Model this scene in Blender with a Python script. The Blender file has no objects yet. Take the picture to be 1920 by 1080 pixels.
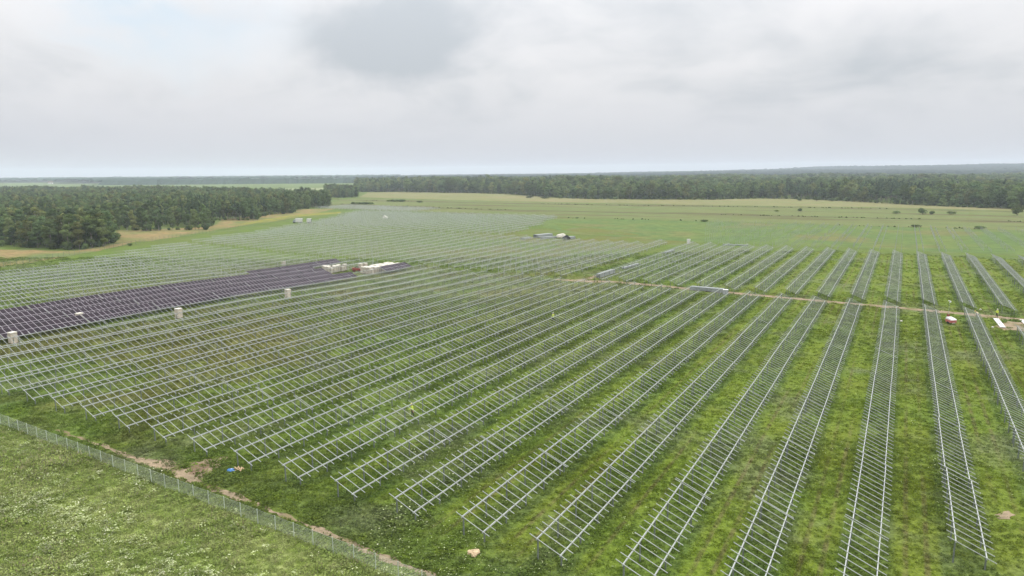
import bpy, bmesh, math, random
import numpy as np
from mathutils import Vector, Matrix

R_ = math.radians
rng = np.random.default_rng(11)
random.seed(5)
sc = bpy.context.scene
COL = sc.collection

# ---------------------------------------------------------------- camera
F_PX, HOR, YAW, ROLL, CAM_H = 1273.97, 322.02, 0.5218, -0.0085, 31.0
PITCH = math.atan((540 - HOR) / F_PX)
_c, _s = math.cos(YAW), math.sin(YAW)
RIGHT = np.array([_c, _s, 0.0]); HEAD = np.array([-_s, _c, 0.0]); ZUP = np.array([0, 0, 1.0])
FWD = HEAD * math.cos(PITCH) - ZUP * math.sin(PITCH)
UP0 = HEAD * math.sin(PITCH) + ZUP * math.cos(PITCH)
CAMR = math.cos(ROLL) * RIGHT + math.sin(ROLL) * UP0
CAMU = math.cos(ROLL) * UP0 - math.sin(ROLL) * RIGHT
cam_d = bpy.data.cameras.new('camera')
cam = bpy.data.objects.new('camera', cam_d)
COL.objects.link(cam)
cam_d.sensor_width = 36.0
cam_d.lens = F_PX / 1920 * 36.0
cam_d.clip_start = 0.5
cam_d.clip_end = 20000
M = Matrix(((CAMR[0], CAMU[0], -FWD[0], 0), (CAMR[1], CAMU[1], -FWD[1], 0), (CAMR[2], CAMU[2], -FWD[2], CAM_H), (0, 0, 0, 1)))
cam.matrix_world = M
sc.camera = cam

# ---------------------------------------------------------------- sky and sun
SUN_EL, SUN_AZ = R_(52), R_(40)          # azimuth measured from +X towards +Y
SUN_DIR = Vector((math.cos(SUN_EL) * math.cos(SUN_AZ), math.cos(SUN_EL) * math.sin(SUN_AZ), math.sin(SUN_EL)))
sun_d = bpy.data.lights.new('sun', 'SUN')
sun_d.energy = 1.5
sun_d.angle = R_(14)
sun_d.color = (1.0, 0.965, 0.91)
sun = bpy.data.objects.new('sun', sun_d)
sun.rotation_euler = (-SUN_DIR).to_track_quat('-Z', 'Y').to_euler()
sun.location = (0, 0, 300)
COL.objects.link(sun)

sc.view_settings.view_transform = 'Standard'
sc.view_settings.look = 'None'
sc.view_settings.gamma = 1.0
sc.view_settings.exposure = 0.47
sc.render.engine = 'CYCLES'
sc.cycles.use_denoising = True
sc.cycles.max_bounces = 6
sc.cycles.diffuse_bounces = 3
sc.cycles.glossy_bounces = 2
sc.cycles.transmission_bounces = 2
sc.cycles.volume_bounces = 1
sc.cycles.transparent_max_bounces = 8


class NT:
    """small wrapper for writing node trees"""
    def __init__(self, tree):
        self.t = tree; self.n = tree.nodes; self.l = tree.links
    def new(self, typ, **kw):
        nd = self.n.new(typ)
        for k, v in kw.items():
            setattr(nd, k, v)
        return nd
    def put(self, sock, v):
        if isinstance(v, bpy.types.NodeSocket):
            self.l.new(v, sock)
        elif isinstance(v, (tuple, list)):
            if len(v) == 3 and sock.type == 'RGBA':
                v = tuple(v) + (1.0,)
            sock.default_value = v
        else:
            sock.default_value = v
    def math(self, op, a, b=None, c=None, clamp=False):
        nd = self.new('ShaderNodeMath', operation=op, use_clamp=clamp)
        self.put(nd.inputs[0], a)
        if b is not None: self.put(nd.inputs[1], b)
        if c is not None: self.put(nd.inputs[2], c)
        return nd.outputs[0]
    def vmath(self, op, a, b=None, s=None):
        nd = self.new('ShaderNodeVectorMath', operation=op)
        self.put(nd.inputs[0], a)
        if b is not None: self.put(nd.inputs[1], b)
        if s is not None: self.put(nd.inputs['Scale'], s)
        return nd.outputs['Value'] if op in ('DOT_PRODUCT', 'LENGTH', 'DISTANCE') else nd.outputs[0]
    def noise(self, vec, scale, detail=3.0, rough=0.55, out='Fac'):
        nd = self.new('ShaderNodeTexNoise')
        self.put(nd.inputs['Vector'], vec)
        nd.inputs['Scale'].default_value = scale
        nd.inputs['Detail'].default_value = detail
        nd.inputs['Roughness'].default_value = rough
        return nd.outputs[out]
    def ramp(self, fac, a, b, lo=0.0, hi=1.0):
        nd = self.new('ShaderNodeMapRange', interpolation_type='SMOOTHSTEP')
        self.put(nd.inputs['Value'], fac)
        nd.inputs['From Min'].default_value = a; nd.inputs['From Max'].default_value = b
        nd.inputs['To Min'].default_value = lo; nd.inputs['To Max'].default_value = hi
        return nd.outputs['Result']
    def mix(self, fac, a, b, mode='MIX'):
        nd = self.new('ShaderNodeMix', data_type='RGBA', blend_type=mode)
        self.put(nd.inputs[0], fac); self.put(nd.inputs[6], a); self.put(nd.inputs[7], b)
        return nd.outputs[2]
    def sep(self, v):
        nd = self.new('ShaderNodeSeparateXYZ'); self.put(nd.inputs[0], v); return nd.outputs
    def comb(self, x, y, z):
        nd = self.new('ShaderNodeCombineXYZ')
        self.put(nd.inputs[0], x); self.put(nd.inputs[1], y); self.put(nd.inputs[2], z)
        return nd.outputs[0]


def ray_dir(px, py):
    d = (px - 960) * CAMR - (py - 540) * CAMU + F_PX * FWD
    return d / np.linalg.norm(d)


world = bpy.data.worlds.new('World')
sc.world = world
world.use_nodes = True
w = NT(world.node_tree)
w.n.clear()
sky = w.new('ShaderNodeTexSky', sky_type='NISHITA', sun_disc=False)
sky.sun_elevation = SUN_EL
sky.sun_rotation = R_(90) - SUN_AZ
sky.air_density = 1.0
sky.dust_density = 2.0
tc = w.new('ShaderNodeTexCoord')
dirv = w.vmath('NORMALIZE', tc.outputs['Generated'])
dx, dy, dz = w.sep(dirv)
up = w.math('MAXIMUM', dz, 0.0)
den = w.math('ADD', up, 0.30)
plane = w.comb(w.math('DIVIDE', dx, den), w.math('DIVIDE', dy, den), 0.0)
warp = w.noise(plane, 1.1, 3.0, 0.5, 'Color')
pl2 = w.vmath('ADD', plane, w.vmath('SCALE', w.vmath('SUBTRACT', warp, (0.5, 0.5, 0.5)), s=0.6))
n_big = w.noise(pl2, 0.9, 4.0, 0.5)
n_mid = w.noise(pl2, 2.6, 6.0, 0.55)
n_all = w.math('ADD', w.math('MULTIPLY', n_big, 0.6), w.math('MULTIPLY', n_mid, 0.4))
shade = w.ramp(n_all, 0.30, 0.60)
# a few particular clouds, placed by direction
def blob(px, py, rad, soft):
    d = ray_dir(px, py)
    jit = w.vmath('ADD', dirv, w.vmath('SCALE', w.vmath('SUBTRACT', w.noise(dirv, 9.0, 4.0, 0.6, 'Color'), (0.5, 0.5, 0.5)), s=0.10))
    st = w.vmath('SUBTRACT', jit, tuple(d))
    sx, sy, sz = w.sep(st)
    v = w.comb(w.math('MULTIPLY', sx, 1.0), w.math('MULTIPLY', sy, 1.0), w.math('MULTIPLY', sz, 1.9))
    return w.ramp(w.vmath('LENGTH', v), rad * soft, rad, 1.0, 0.0)
dark = w.math('ADD', blob(715, 70, 0.17, 0.1), w.math('MULTIPLY', blob(1640, 120, 0.2, 0.1), 0.55))
dark = w.math('ADD', dark, w.math('MULTIPLY', blob(880, 195, 0.2, 0.1), 0.22))
shade = w.math('SUBTRACT', shade, w.math('MULTIPLY', dark, 0.95))
shade = w.math('MAXIMUM', w.math('MINIMUM', shade, 1.0), -0.35)
cl_col = w.mix(w.ramp(shade, -0.4, 1.0), (4.9, 5.25, 5.65), (7.5, 7.48, 7.65))
hz = w.ramp(dz, 0.0, 0.14)
cl_col = w.mix(hz, (6.3, 6.42, 6.9), cl_col)
# overcast skies brighten towards the zenith
cl_col = w.vmath('SCALE', cl_col, s=w.math('ADD', 0.72, w.math('MULTIPLY', w.math('POWER', up, 1.5), 2.1)))
skyc = w.vmath('SCALE', sky.outputs['Color'], s=1.0)
gap = w.math('MULTIPLY', blob(300, 5, 0.22, 0.1), 0.55)
gap = w.math('MULTIPLY', gap, w.ramp(n_mid, 0.36, 0.58))
wcol = w.mix(gap, cl_col, w.mix(0.55, skyc, (6.0, 7.6, 8.6)))
bg = w.new('ShaderNodeBackground')
w.put(bg.inputs['Color'], wcol)
bg.inputs['Strength'].default_value = 0.1
wo = w.new('ShaderNodeOutputWorld')
w.l.new(bg.outputs[0], wo.inputs['Surface'])


# ---------------------------------------------------------------- helpers
def G(px, py, z=0.0):
    """the point at height z that the photograph's pixel (1920 wide) shows"""
    d = (px - 960) * CAMR - (py - 540) * CAMU + F_PX * FWD
    t = (z - CAM_H) / d[2]
    return np.array([0, 0, CAM_H]) + t * d

def proj(P):
    q = np.asarray(P, float) - np.array([0, 0, CAM_H])
    wv = q @ FWD
    return 960 + F_PX * (q @ CAMR) / wv, 540 - F_PX * (q @ CAMU) / wv, wv

def terrain(x, y):
    f = -_s * x + _c * y; r = _c * x + _s * y
    def ss(a, b, v):
        t = np.clip((v - a) / (b - a), 0, 1); return t * t * (3 - 2 * t)
    hollow = -1.6 * ss(95, 165, y) * (1 - ss(230, 330, y)) * ss(60, 140, -x) * (1 - ss(200, 280, -x))
    return 34.0 * ss(1500, 4300, f) * ss(100, 2900, r) * (0.9 + 0.22 * np.sin(r * 0.0034 + f * 0.0012) + 0.10 * np.sin(r * 0.009)) + hollow


class MB:
    def __init__(self):
        self.v = []; self.f = []; self.m = []
    def add(self, verts, faces, mi=0):
        o = len(self.v)
        self.v.extend([tuple(map(float, p)) for p in verts])
        self.f.extend([tuple(i + o for i in fc) for fc in faces])
        self.m.extend([mi] * len(faces))
        return self
    def box(self, c, size, rot=None, mi=0):
        hx, hy, hz = size[0] / 2, size[1] / 2, size[2] / 2
        vs = [Vector((sx * hx, sy * hy, sz * hz)) for sz in (-1, 1) for sy in (-1, 1) for sx in (-1, 1)]
        if rot is not None:
            vs = [rot @ v for v in vs]
        vs = [(v.x + c[0], v.y + c[1], v.z + c[2]) for v in vs]
        fs = [(0, 2, 3, 1), (4, 5, 7, 6), (0, 1, 5, 4), (2, 6, 7, 3), (0, 4, 6, 2), (1, 3, 7, 5)]
        return self.add(vs, fs, mi)
    def bar(self, a, b, wdt, hgt, mi=0):
        a = Vector(a); b = Vector(b); d = b - a
        L = d.length
        q = d.to_track_quat('X', 'Z').to_matrix()
        return self.box((a + b) / 2, (L, wdt, hgt), q, mi)
    def tube(self, pts, rads, n=8, mi=0, cap=True):
        pts = [Vector(p) for p in pts]; rings = []
        o = len(self.v)
        for i, p in enumerate(pts):
            d = (pts[min(i + 1, len(pts) - 1)] - pts[max(i - 1, 0)]).normalized()
            q = d.to_track_quat('Z', 'Y').to_matrix()
            for k in range(n):
                a = 2 * math.pi * k / n
                self.v.append(tuple(p + q @ Vector((math.cos(a) * rads[i], math.sin(a) * rads[i], 0))))
        for i in range(len(pts) - 1):
            for k in range(n):
                self.f.append((o + i * n + k, o + i * n + (k + 1) % n, o + (i + 1) * n + (k + 1) % n, o + (i + 1) * n + k)); self.m.append(mi)
        if cap:
            self.f.append(tuple(o + k for k in reversed(range(n)))); self.m.append(mi)
            e = o + (len(pts) - 1) * n
            self.f.append(tuple(e + k for k in range(n))); self.m.append(mi)
        return self
    def mesh(self, name, mats, smooth=False):
        me = bpy.data.meshes.new(name)
        me.from_pydata(self.v, [], self.f)
        for m in (mats if isinstance(mats, (list, tuple)) else [mats]):
            me.materials.append(m)
        if any(self.m):
            me.polygons.foreach_set('material_index', self.m)
        if smooth:
            me.polygons.foreach_set('use_smooth', [True] * len(me.polygons))
        me.update()
        return me
    def build(self, name, mats, parent=None, smooth=False):
        return link(bpy.data.objects.new(name, self.mesh(name, mats, smooth)), parent)

def link(o, parent=None):
    COL.objects.link(o)
    if parent is not None:
        o.parent = parent
    return o

def tag(o, label=None, cat=None, group=None, kind=None):
    if label: o['label'] = label
    if cat: o['category'] = cat
    if group: o['group'] = group
    if kind: o['kind'] = kind
    return o

def empty(name, loc, rz=0.0):
    o = bpy.data.objects.new(name, None)
    o.empty_display_size = 0.3
    o.location = tuple(map(float, loc)); o.rotation_euler = (0, 0, rz)
    COL.objects.link(o)
    return o

def inst(name, me, parent, loc=(0, 0, 0), rot=None, scale=None):
    o = bpy.data.objects.new(name, me)
    o.location = loc
    if rot is not None: o.rotation_euler = rot
    if scale is not None: o.scale = scale
    return link(o, parent)

def in_poly(P, poly):
    x, y = P[:, 0], P[:, 1]; inside = np.zeros(len(P), bool)
    n = len(poly)
    for i in range(n):
        x1, y1 = poly[i][:2]; x2, y2 = poly[(i + 1) % n][:2]
        c = ((y1 > y) != (y2 > y)) & (x < (x2 - x1) * (y - y1) / (y2 - y1 + 1e-12) + x1)
        inside ^= c
    return inside

def seg_dist(P, line):
    d = np.full(len(P), 1e9)
    for a, b in zip(line[:-1], line[1:]):
        a = np.array(a[:2]); b = np.array(b[:2]); ab = b - a
        t = np.clip(((P[:, :2] - a) @ ab) / (ab @ ab), 0, 1)
        d = np.minimum(d, np.linalg.norm(P[:, :2] - (a + t[:, None] * ab), axis=1))
    return d

def vnoise(P, scale, seed=0):
    """smooth value noise on the plane, 0..1"""
    q = P[:, :2] * scale + seed * 17.31
    i = np.floor(q).astype(int); f = q - i; f = f * f * (3 - 2 * f)
    def h(a, b):
        v = np.sin(a * 127.1 + b * 311.7 + seed * 74.7) * 43758.5453
        return v - np.floor(v)
    return (h(i[:, 0], i[:, 1]) * (1 - f[:, 0]) + h(i[:, 0] + 1, i[:, 1]) * f[:, 0]) * (1 - f[:, 1]) + \
           (h(i[:, 0], i[:, 1] + 1) * (1 - f[:, 0]) + h(i[:, 0] + 1, i[:, 1] + 1) * f[:, 0]) * f[:, 1]

def ordinal(n):
    return '%d%s' % (n, 'th' if 10 <= n % 100 <= 20 else {1: 'st', 2: 'nd', 3: 'rd'}.get(n % 10, 'th'))


# ---------------------------------------------------------------- layout numbers (metres; rows run along +Y)
X0, PX_, Y0, TP, RW, RDZ, RLOW = -20.768, 7.2617, 44.47, 15.6385, 3.3376, 1.3675, 0.9
MOD = 1.1
FENCE_Y = 37.1
def row_x(k): return X0 + PX_ * k

# ---------------------------------------------------------------- materials
def mat_new(name):
    m = bpy.data.materials.new(name); m.use_nodes = True
    t = NT(m.node_tree); t.n.clear()
    out = t.new('ShaderNodeOutputMaterial')
    return m, t, out

def principled(t, out, col, rough=0.6, metal=0.0, spec=0.5, normal=None):
    b = t.new('ShaderNodeBsdfPrincipled')
    t.put(b.inputs['Base Color'], col)
    t.put(b.inputs['Roughness'], rough)
    b.inputs['Metallic'].default_value = metal
    b.inputs['Specular IOR Level'].default_value = spec
    if normal is not None: t.l.new(normal, b.inputs['Normal'])
    t.l.new(b.outputs[0], out.inputs['Surface'])
    return b

def simple(name, col, rough=0.6, metal=0.0, spec=0.5, var=0.12, scale=3.0):
    m, t, out = mat_new(name)
    g = t.new('ShaderNodeNewGeometry')
    n = t.noise(g.outputs['Position'], scale, 4.0)
    oi = t.new('ShaderNodeObjectInfo')
    k = t.math('ADD', t.ramp(n, 0.3, 0.7, 1 - var, 1 + var), t.math('MULTIPLY', t.math('SUBTRACT', oi.outputs['Random'], 0.5), var * 0.8))
    principled(t, out, t.vmath('SCALE', col, s=k), rough, metal, spec)
    return m

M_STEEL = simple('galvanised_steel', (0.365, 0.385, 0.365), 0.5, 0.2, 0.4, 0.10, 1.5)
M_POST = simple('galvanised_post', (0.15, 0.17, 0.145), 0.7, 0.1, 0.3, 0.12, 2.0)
M_WHITE = simple('white_wrap', (0.60, 0.565, 0.49), 0.55, 0, 0.4, 0.05, 2.0)
M_CARTON = simple('pale_carton', (0.50, 0.44, 0.36), 0.8, 0, 0.2, 0.12, 2.5)
M_WOOD = simple('pale_wood', (0.42, 0.30, 0.18), 0.8, 0, 0.2, 0.2, 6.0)
M_DARKWOOD = simple('pallet_wood', (0.13, 0.09, 0.06), 0.9, 0, 0.1, 0.2, 6.0)
M_RED = simple('red_paint', (0.26, 0.045, 0.035), 0.4, 0, 0.5, 0.08)
M_RUST = simple('red_brown_steel', (0.20, 0.05, 0.035), 0.6, 0, 0.4, 0.15)
M_BLACK = simple('black_rubber', (0.018, 0.018, 0.02), 0.8, 0, 0.3, 0.1)
M_PALE = simple('white_paint', (0.60, 0.59, 0.57), 0.45, 0, 0.5, 0.04)
M_BLUE = simple('blue_sack', (0.03, 0.14, 0.36), 0.35, 0, 0.5, 0.25, 4.0)
M_LAMP = simple('lamp_glass', (0.85, 0.86, 0.86), 0.2, 0, 0.6, 0.02)
M_VEST = simple('yellow_vest', (0.62, 0.74, 0.10), 0.7, 0, 0.2, 0.05)
M_ORANGE = simple('cream_vest', (0.75, 0.62, 0.40), 0.7, 0, 0.2, 0.05)
M_HELM = simple('yellow_helmet', (0.75, 0.55, 0.08), 0.4, 0, 0.5, 0.03)
M_HELMW = simple('white_helmet', (0.8, 0.8, 0.76), 0.4, 0, 0.5, 0.03)
M_TROUS = simple('dark_trousers', (0.02, 0.02, 0.025), 0.9, 0, 0.1, 0.1)
M_JEANS = simple('grey_blue_trousers', (0.16, 0.22, 0.25), 0.9, 0, 0.1, 0.1)
M_SKIN = simple('skin', (0.45, 0.27, 0.18), 0.6, 0, 0.3, 0.05)
M_GLASS = simple('dark_window', (0.02, 0.025, 0.03), 0.1, 0, 0.6, 0.0)
M_ROOF = simple('clay_roof', (0.13, 0.085, 0.07), 0.8, 0, 0.2, 0.15)
M_STONE = simple('pale_boulder', (0.42, 0.32, 0.20), 0.9, 0, 0.2, 0.3, 3.0)
M_TRUNK = simple('bark', (0.16, 0.14, 0.12), 0.9, 0, 0.1, 0.3, 2.0)
M_BIRCH = simple('birch_bark', (0.33, 0.31, 0.28), 0.85, 0, 0.1, 0.35, 2.5)
M_BUNDLE = simple('stacked_profiles', (0.28, 0.30, 0.30), 0.5, 0.3, 0.5, 0.2, 2.0)
M_WIRE = simple('fence_wire', (0.45, 0.50, 0.41), 0.6, 0.2, 0.4, 0.1)


def meadow_group():
    gt = bpy.data.node_groups.new('meadow_colour', 'ShaderNodeTree')
    gt.interface.new_socket('Color', in_out='OUTPUT', socket_type='NodeSocketColor')
    t = NT(gt)
    out = t.new('NodeGroupOutput')
    geo = t.new('ShaderNodeNewGeometry')
    pos = geo.outputs['Position']
    x, y, z = t.sep(pos)
    flat = t.comb(x, y, 0.0)
    nb = t.noise(flat, 0.022, 3.0, 0.6)
    nm = t.noise(t.vmath('ADD', flat, (31.0, 7.0, 0)), 0.11, 4.0, 0.6)
    ns = t.noise(t.vmath('ADD', flat, (3.0, 57.0, 0)), 0.55, 4.0, 0.65)
    nf = t.noise(t.vmath('ADD', flat, (13.0, 5.0, 0)), 2.6, 4.0, 0.7)
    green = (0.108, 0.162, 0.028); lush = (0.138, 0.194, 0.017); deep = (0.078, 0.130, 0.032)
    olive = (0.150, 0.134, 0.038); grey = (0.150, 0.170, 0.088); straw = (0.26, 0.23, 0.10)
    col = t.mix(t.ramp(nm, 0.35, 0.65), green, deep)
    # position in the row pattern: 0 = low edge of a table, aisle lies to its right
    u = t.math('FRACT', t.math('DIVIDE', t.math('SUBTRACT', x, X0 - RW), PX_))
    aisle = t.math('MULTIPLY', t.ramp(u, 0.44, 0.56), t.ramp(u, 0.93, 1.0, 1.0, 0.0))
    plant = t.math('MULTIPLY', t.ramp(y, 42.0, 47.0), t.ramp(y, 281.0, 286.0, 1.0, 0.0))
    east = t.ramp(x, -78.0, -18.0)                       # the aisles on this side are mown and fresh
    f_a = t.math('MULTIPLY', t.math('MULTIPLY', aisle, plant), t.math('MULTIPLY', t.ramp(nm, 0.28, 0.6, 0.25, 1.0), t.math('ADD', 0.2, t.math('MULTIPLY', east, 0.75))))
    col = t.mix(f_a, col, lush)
    col = t.mix(t.math('MULTIPLY', t.ramp(ns, 0.45, 0.7), 0.55), col, lush)
    # dull olive and reddish sorrel patches, mostly towards the panels
    west = t.math('MULTIPLY', t.ramp(x, -45.0, -105.0), t.ramp(x, -215.0, -150.0))
    f_o = t.math('MULTIPLY', t.ramp(t.math('ADD', t.math('MULTIPLY', nb, 0.6), t.math('MULTIPLY', nm, 0.4)), 0.42, 0.6), t.math('ADD', 0.22, t.math('MULTIPLY', west, 0.55)))
    col = t.mix(f_o, col, olive)
    f_g = t.math('MULTIPLY', t.ramp(t.noise(t.vmath('ADD', flat, (91.0, 3.0, 0)), 0.07, 4.0, 0.65), 0.5, 0.68), 0.6)
    col = t.mix(f_g, col, grey)
    # the uncut meadow outside the fence is paler and greyer
    outside = t.ramp(y, 39.0, 37.2)
    col = t.mix(t.math('MULTIPLY', outside, 0.75), col, t.mix(t.ramp(nm, 0.4, 0.62), t.mix(t.ramp(ns, 0.35, 0.65), (0.29, 0.36, 0.095), (0.37, 0.40, 0.17)), (0.225, 0.295, 0.075)))
    # wheel ruts in some aisles
    tr1 = t.math('ABSOLUTE', t.math('SUBTRACT', t.math('ABSOLUTE', t.math('SUBTRACT', u, 0.735)), 0.105))
    rut = t.math('MULTIPLY', t.ramp(tr1, 0.012, 0.045, 1.0, 0.0), plant)
    sel = t.ramp(t.noise(t.comb(t.math('DIVIDE', x, 5.0), t.math('DIVIDE', y, 40.0), 4.0), 1.0, 2.0), 0.42, 0.6)
    rut = t.math('MULTIPLY', t.math('MULTIPLY', rut, sel), t.math('MULTIPLY', t.ramp(ns, 0.3, 0.6), t.math('MULTIPLY', t.math('ADD', 0.15, east), 0.5)))
    col = t.mix(rut, col, (0.125, 0.092, 0.05))
    col = t.mix(t.math('MULTIPLY', t.ramp(nf, 0.56, 0.75), 0.35), col, straw)
    col = t.vmath('SCALE', col, s=t.ramp(nf, 0.25, 0.75, 0.68, 1.36))
    t.put(out.inputs[0], col)
    return gt
MEADOW = meadow_group()

def ground_material():
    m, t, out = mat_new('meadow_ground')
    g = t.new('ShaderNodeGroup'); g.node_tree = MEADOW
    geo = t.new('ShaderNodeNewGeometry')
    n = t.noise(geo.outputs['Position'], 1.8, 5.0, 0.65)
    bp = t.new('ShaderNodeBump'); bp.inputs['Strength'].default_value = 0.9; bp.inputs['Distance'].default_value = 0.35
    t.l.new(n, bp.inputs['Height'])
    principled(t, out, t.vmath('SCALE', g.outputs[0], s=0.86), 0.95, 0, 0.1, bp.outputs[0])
    return m
M_GROUND = ground_material()

def field_material(name, a, b, stretch=(1, 1), scale=0.1, c=None):
    m, t, out = mat_new(name)
    geo = t.new('ShaderNodeNewGeometry')
    x, y, z = t.sep(geo.outputs['Position'])
    # stretched across the view, the way the strips were mown
    u = t.math('ADD', t.math('MULTIPLY', x, _c), t.math('MULTIPLY', y, _s))
    v = t.math('ADD', t.math('MULTIPLY', x, -_s), t.math('MULTIPLY', y, _c))
    ang = 0.5
    p = t.comb(t.math('MULTIPLY', x, stretch[0]), t.math('MULTIPLY', y, stretch[1]), 0.0)
    n1 = t.noise(p, scale, 5.0, 0.6)
    n2 = t.noise(p, scale * 5, 4.0, 0.65)
    col = t.mix(t.ramp(n1, 0.35, 0.65), a, b)
    if c: col = t.mix(t.math('MULTIPLY', t.ramp(t.noise(p, scale * 0.5, 3.0), 0.52, 0.66), 0.8), col, c)
    col = t.vmath('SCALE', col, s=t.ramp(n2, 0.3, 0.7, 0.8, 1.2))
    bp = t.new('ShaderNodeBump'); bp.inputs['Strength'].default_value = 0.6; bp.inputs['Distance'].default_value = 0.3
    t.l.new(t.noise(geo.outputs['Position'], 0.9, 5.0, 0.7), bp.inputs['Height'])
    principled(t, out, col, 0.95, 0, 0.1, bp.outputs[0])
    return m
M_CROP = field_material('young_crop', (0.082, 0.130, 0.036), (0.105, 0.142, 0.036), (1, 1), 0.04, (0.13, 0.125, 0.045))
M_HAY = field_material('hay_stubble', (0.19, 0.17, 0.08), (0.14, 0.15, 0.055), (0.12, 1), 0.09, (0.15, 0.17, 0.06))
M_ROUGHG = field_material('rough_pasture', (0.105, 0.138, 0.042), (0.130, 0.140, 0.05), (0.15, 1), 0.09, (0.085, 0.075, 0.03))
M_STRAWF = field_material('dry_field', (0.22, 0.16, 0.07), (0.145, 0.15, 0.05), (1, 1), 0.06, (0.10, 0.14, 0.045))
M_PLAIN = field_material('far_plain_grass', (0.16, 0.20, 0.09), (0.20, 0.21, 0.10), (1, 1), 0.02)
M_YELLOW = field_material('yellow_flowers', (0.22, 0.20, 0.03), (0.13, 0.15, 0.04), (1, 1), 0.15)
M_DITCH = field_material('ditch_weeds', (0.095, 0.078, 0.034), (0.072, 0.075, 0.032), (0.2, 1), 0.2)
M_DIRT = field_material('sandy_dirt', (0.265, 0.205, 0.135), (0.195, 0.155, 0.10), (1, 1), 0.5, (0.15, 0.13, 0.055))
M_MUD = field_material('wet_mud', (0.13, 0.09, 0.06), (0.20, 0.14, 0.09), (1, 1), 0.8)

def foliage_material(name, ramp_cols, use_meadow=False, lo=0.7, hi=1.35, trans=0.25):
    m, t, out = mat_new(name)
    oi = t.new('ShaderNodeObjectInfo')
    geo = t.new('ShaderNodeNewGeometry')
    r = oi.outputs['Random']
    if use_meadow:
        g = t.new('ShaderNodeGroup'); g.node_tree = MEADOW
        col = t.vmath('SCALE', g.outputs[0], s=t.math('ADD', lo, t.math('MULTIPLY', r, hi - lo)))
        if ramp_cols:
            col = t.mix(t.ramp(r, 0.55, 1.0, 0.0, 0.5), col, ramp_cols[0])
    else:
        r2 = t.math('FRACT', t.math('MULTIPLY', r, 7.31))
        col = t.mix(r, ramp_cols[0], ramp_cols[1])
        col = t.mix(t.ramp(r2, 0.6, 1.0), col, ramp_cols[2])
        n = t.noise(geo.outputs['Position'], 0.6, 3.0, 0.6)
        col = t.vmath('SCALE', col, s=t.math('MULTIPLY', t.ramp(n, 0.3, 0.7, 0.75, 1.25), t.ramp(t.math('FRACT', t.math('MULTIPLY', r, 23.7)), 0.0, 1.0, 0.62, 1.4)))
    d = t.new('ShaderNodeBsdfDiffuse'); t.put(d.inputs['Color'], col)
    tr = t.new('ShaderNodeBsdfTranslucent'); t.put(tr.inputs['Color'], col)
    mx = t.new('ShaderNodeMixShader'); mx.inputs[0].default_value = trans
    t.l.new(d.outputs[0], mx.inputs[1]); t.l.new(tr.outputs[0], mx.inputs[2])
    t.l.new(mx.outputs[0], out.inputs['Surface'])
    return m
M_TUFT = foliage_material('meadow_leaves', [(0.20, 0.23, 0.09)], True, 0.8, 1.9, 0.4)
M_WEED = foliage_material('weed_leaves', [(0.13, 0.18, 0.06)], True, 0.7, 1.75, 0.4)
M_FLOWER = foliage_material('pale_umbels', [(0.40, 0.44, 0.24), (0.32, 0.37, 0.18), (0.46, 0.47, 0.32)])
M_BROWNHEAD = foliage_material('brown_seed_heads', [(0.28, 0.26, 0.14), (0.24, 0.27, 0.13), (0.33, 0.29, 0.18)])
M_LEAF = foliage_material('tree_leaves', [(0.120, 0.162, 0.056), (0.080, 0.124, 0.054), (0.155, 0.168, 0.060)], trans=0.25)
M_PINE = foliage_material('pine_needles', [(0.060, 0.090, 0.045), (0.050, 0.078, 0.044), (0.075, 0.10, 0.046)], trans=0.1)
M_BUSH = foliage_material('bush_leaves', [(0.09, 0.13, 0.045), (0.075, 0.11, 0.045), (0.11, 0.14, 0.045)], trans=0.2)
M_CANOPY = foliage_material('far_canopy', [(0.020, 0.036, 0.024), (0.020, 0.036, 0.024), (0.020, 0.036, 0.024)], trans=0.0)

def panel_glass():
    m, t, out = mat_new('panel_glass')
    oi = t.new('ShaderNodeObjectInfo')
    col = t.mix(oi.outputs['Random'], (0.014, 0.009, 0.013), (0.026, 0.017, 0.024))
    principled(t, out, col, 0.12, 0.0, 0.04)
    return m
M_PV = panel_glass()
M_FRAME = simple('panel_frame', (0.34, 0.31, 0.34), 0.4, 0.3, 0.5, 0.05)

# ---------------------------------------------------------------- the ground
def grid_mesh(name, mat):
    ax = np.unique(np.concatenate([np.linspace(-7000, 7000, 71), np.linspace(-400, 400, 81)]))
    ay = np.unique(np.concatenate([np.linspace(-7000, 7000, 71), np.linspace(-400, 400, 81)]))
    X, Y = np.meshgrid(ax, ay); Z = terrain(X, Y)
    n, m = len(ax), len(ay)
    v = np.stack([X, Y, Z], -1).reshape(-1, 3)
    f = [(j * n + i, j * n + i + 1, (j + 1) * n + i + 1, (j + 1) * n + i) for j in range(m - 1) for i in range(n - 1)]
    me = bpy.data.meshes.new(name); me.from_pydata(v.tolist(), [], f); me.materials.append(mat)
    return me
ground = link(bpy.data.objects.new('ground', grid_mesh('ground', M_GROUND)))
tag(ground, kind='structure')

def ragged(pts, amp, step=1.5, seed=1):
    """closed outline with uneven edges"""
    r = np.random.default_rng(seed); out = []
    n = len(pts)
    for i in range(n):
        a = np.array(pts[i][:2]); b = np.array(pts[(i + 1) % n][:2])
        k = max(1, int(np.linalg.norm(b - a) / step))
        nrm = np.array([-(b - a)[1], (b - a)[0]]) / (np.linalg.norm(b - a) + 1e-9)
        for j in range(k):
            out.append(a + (b - a) * j / k + nrm * r.normal() * amp * 0.6 + nrm * amp * math.sin(j * 0.9 + seed))
    return out

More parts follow.
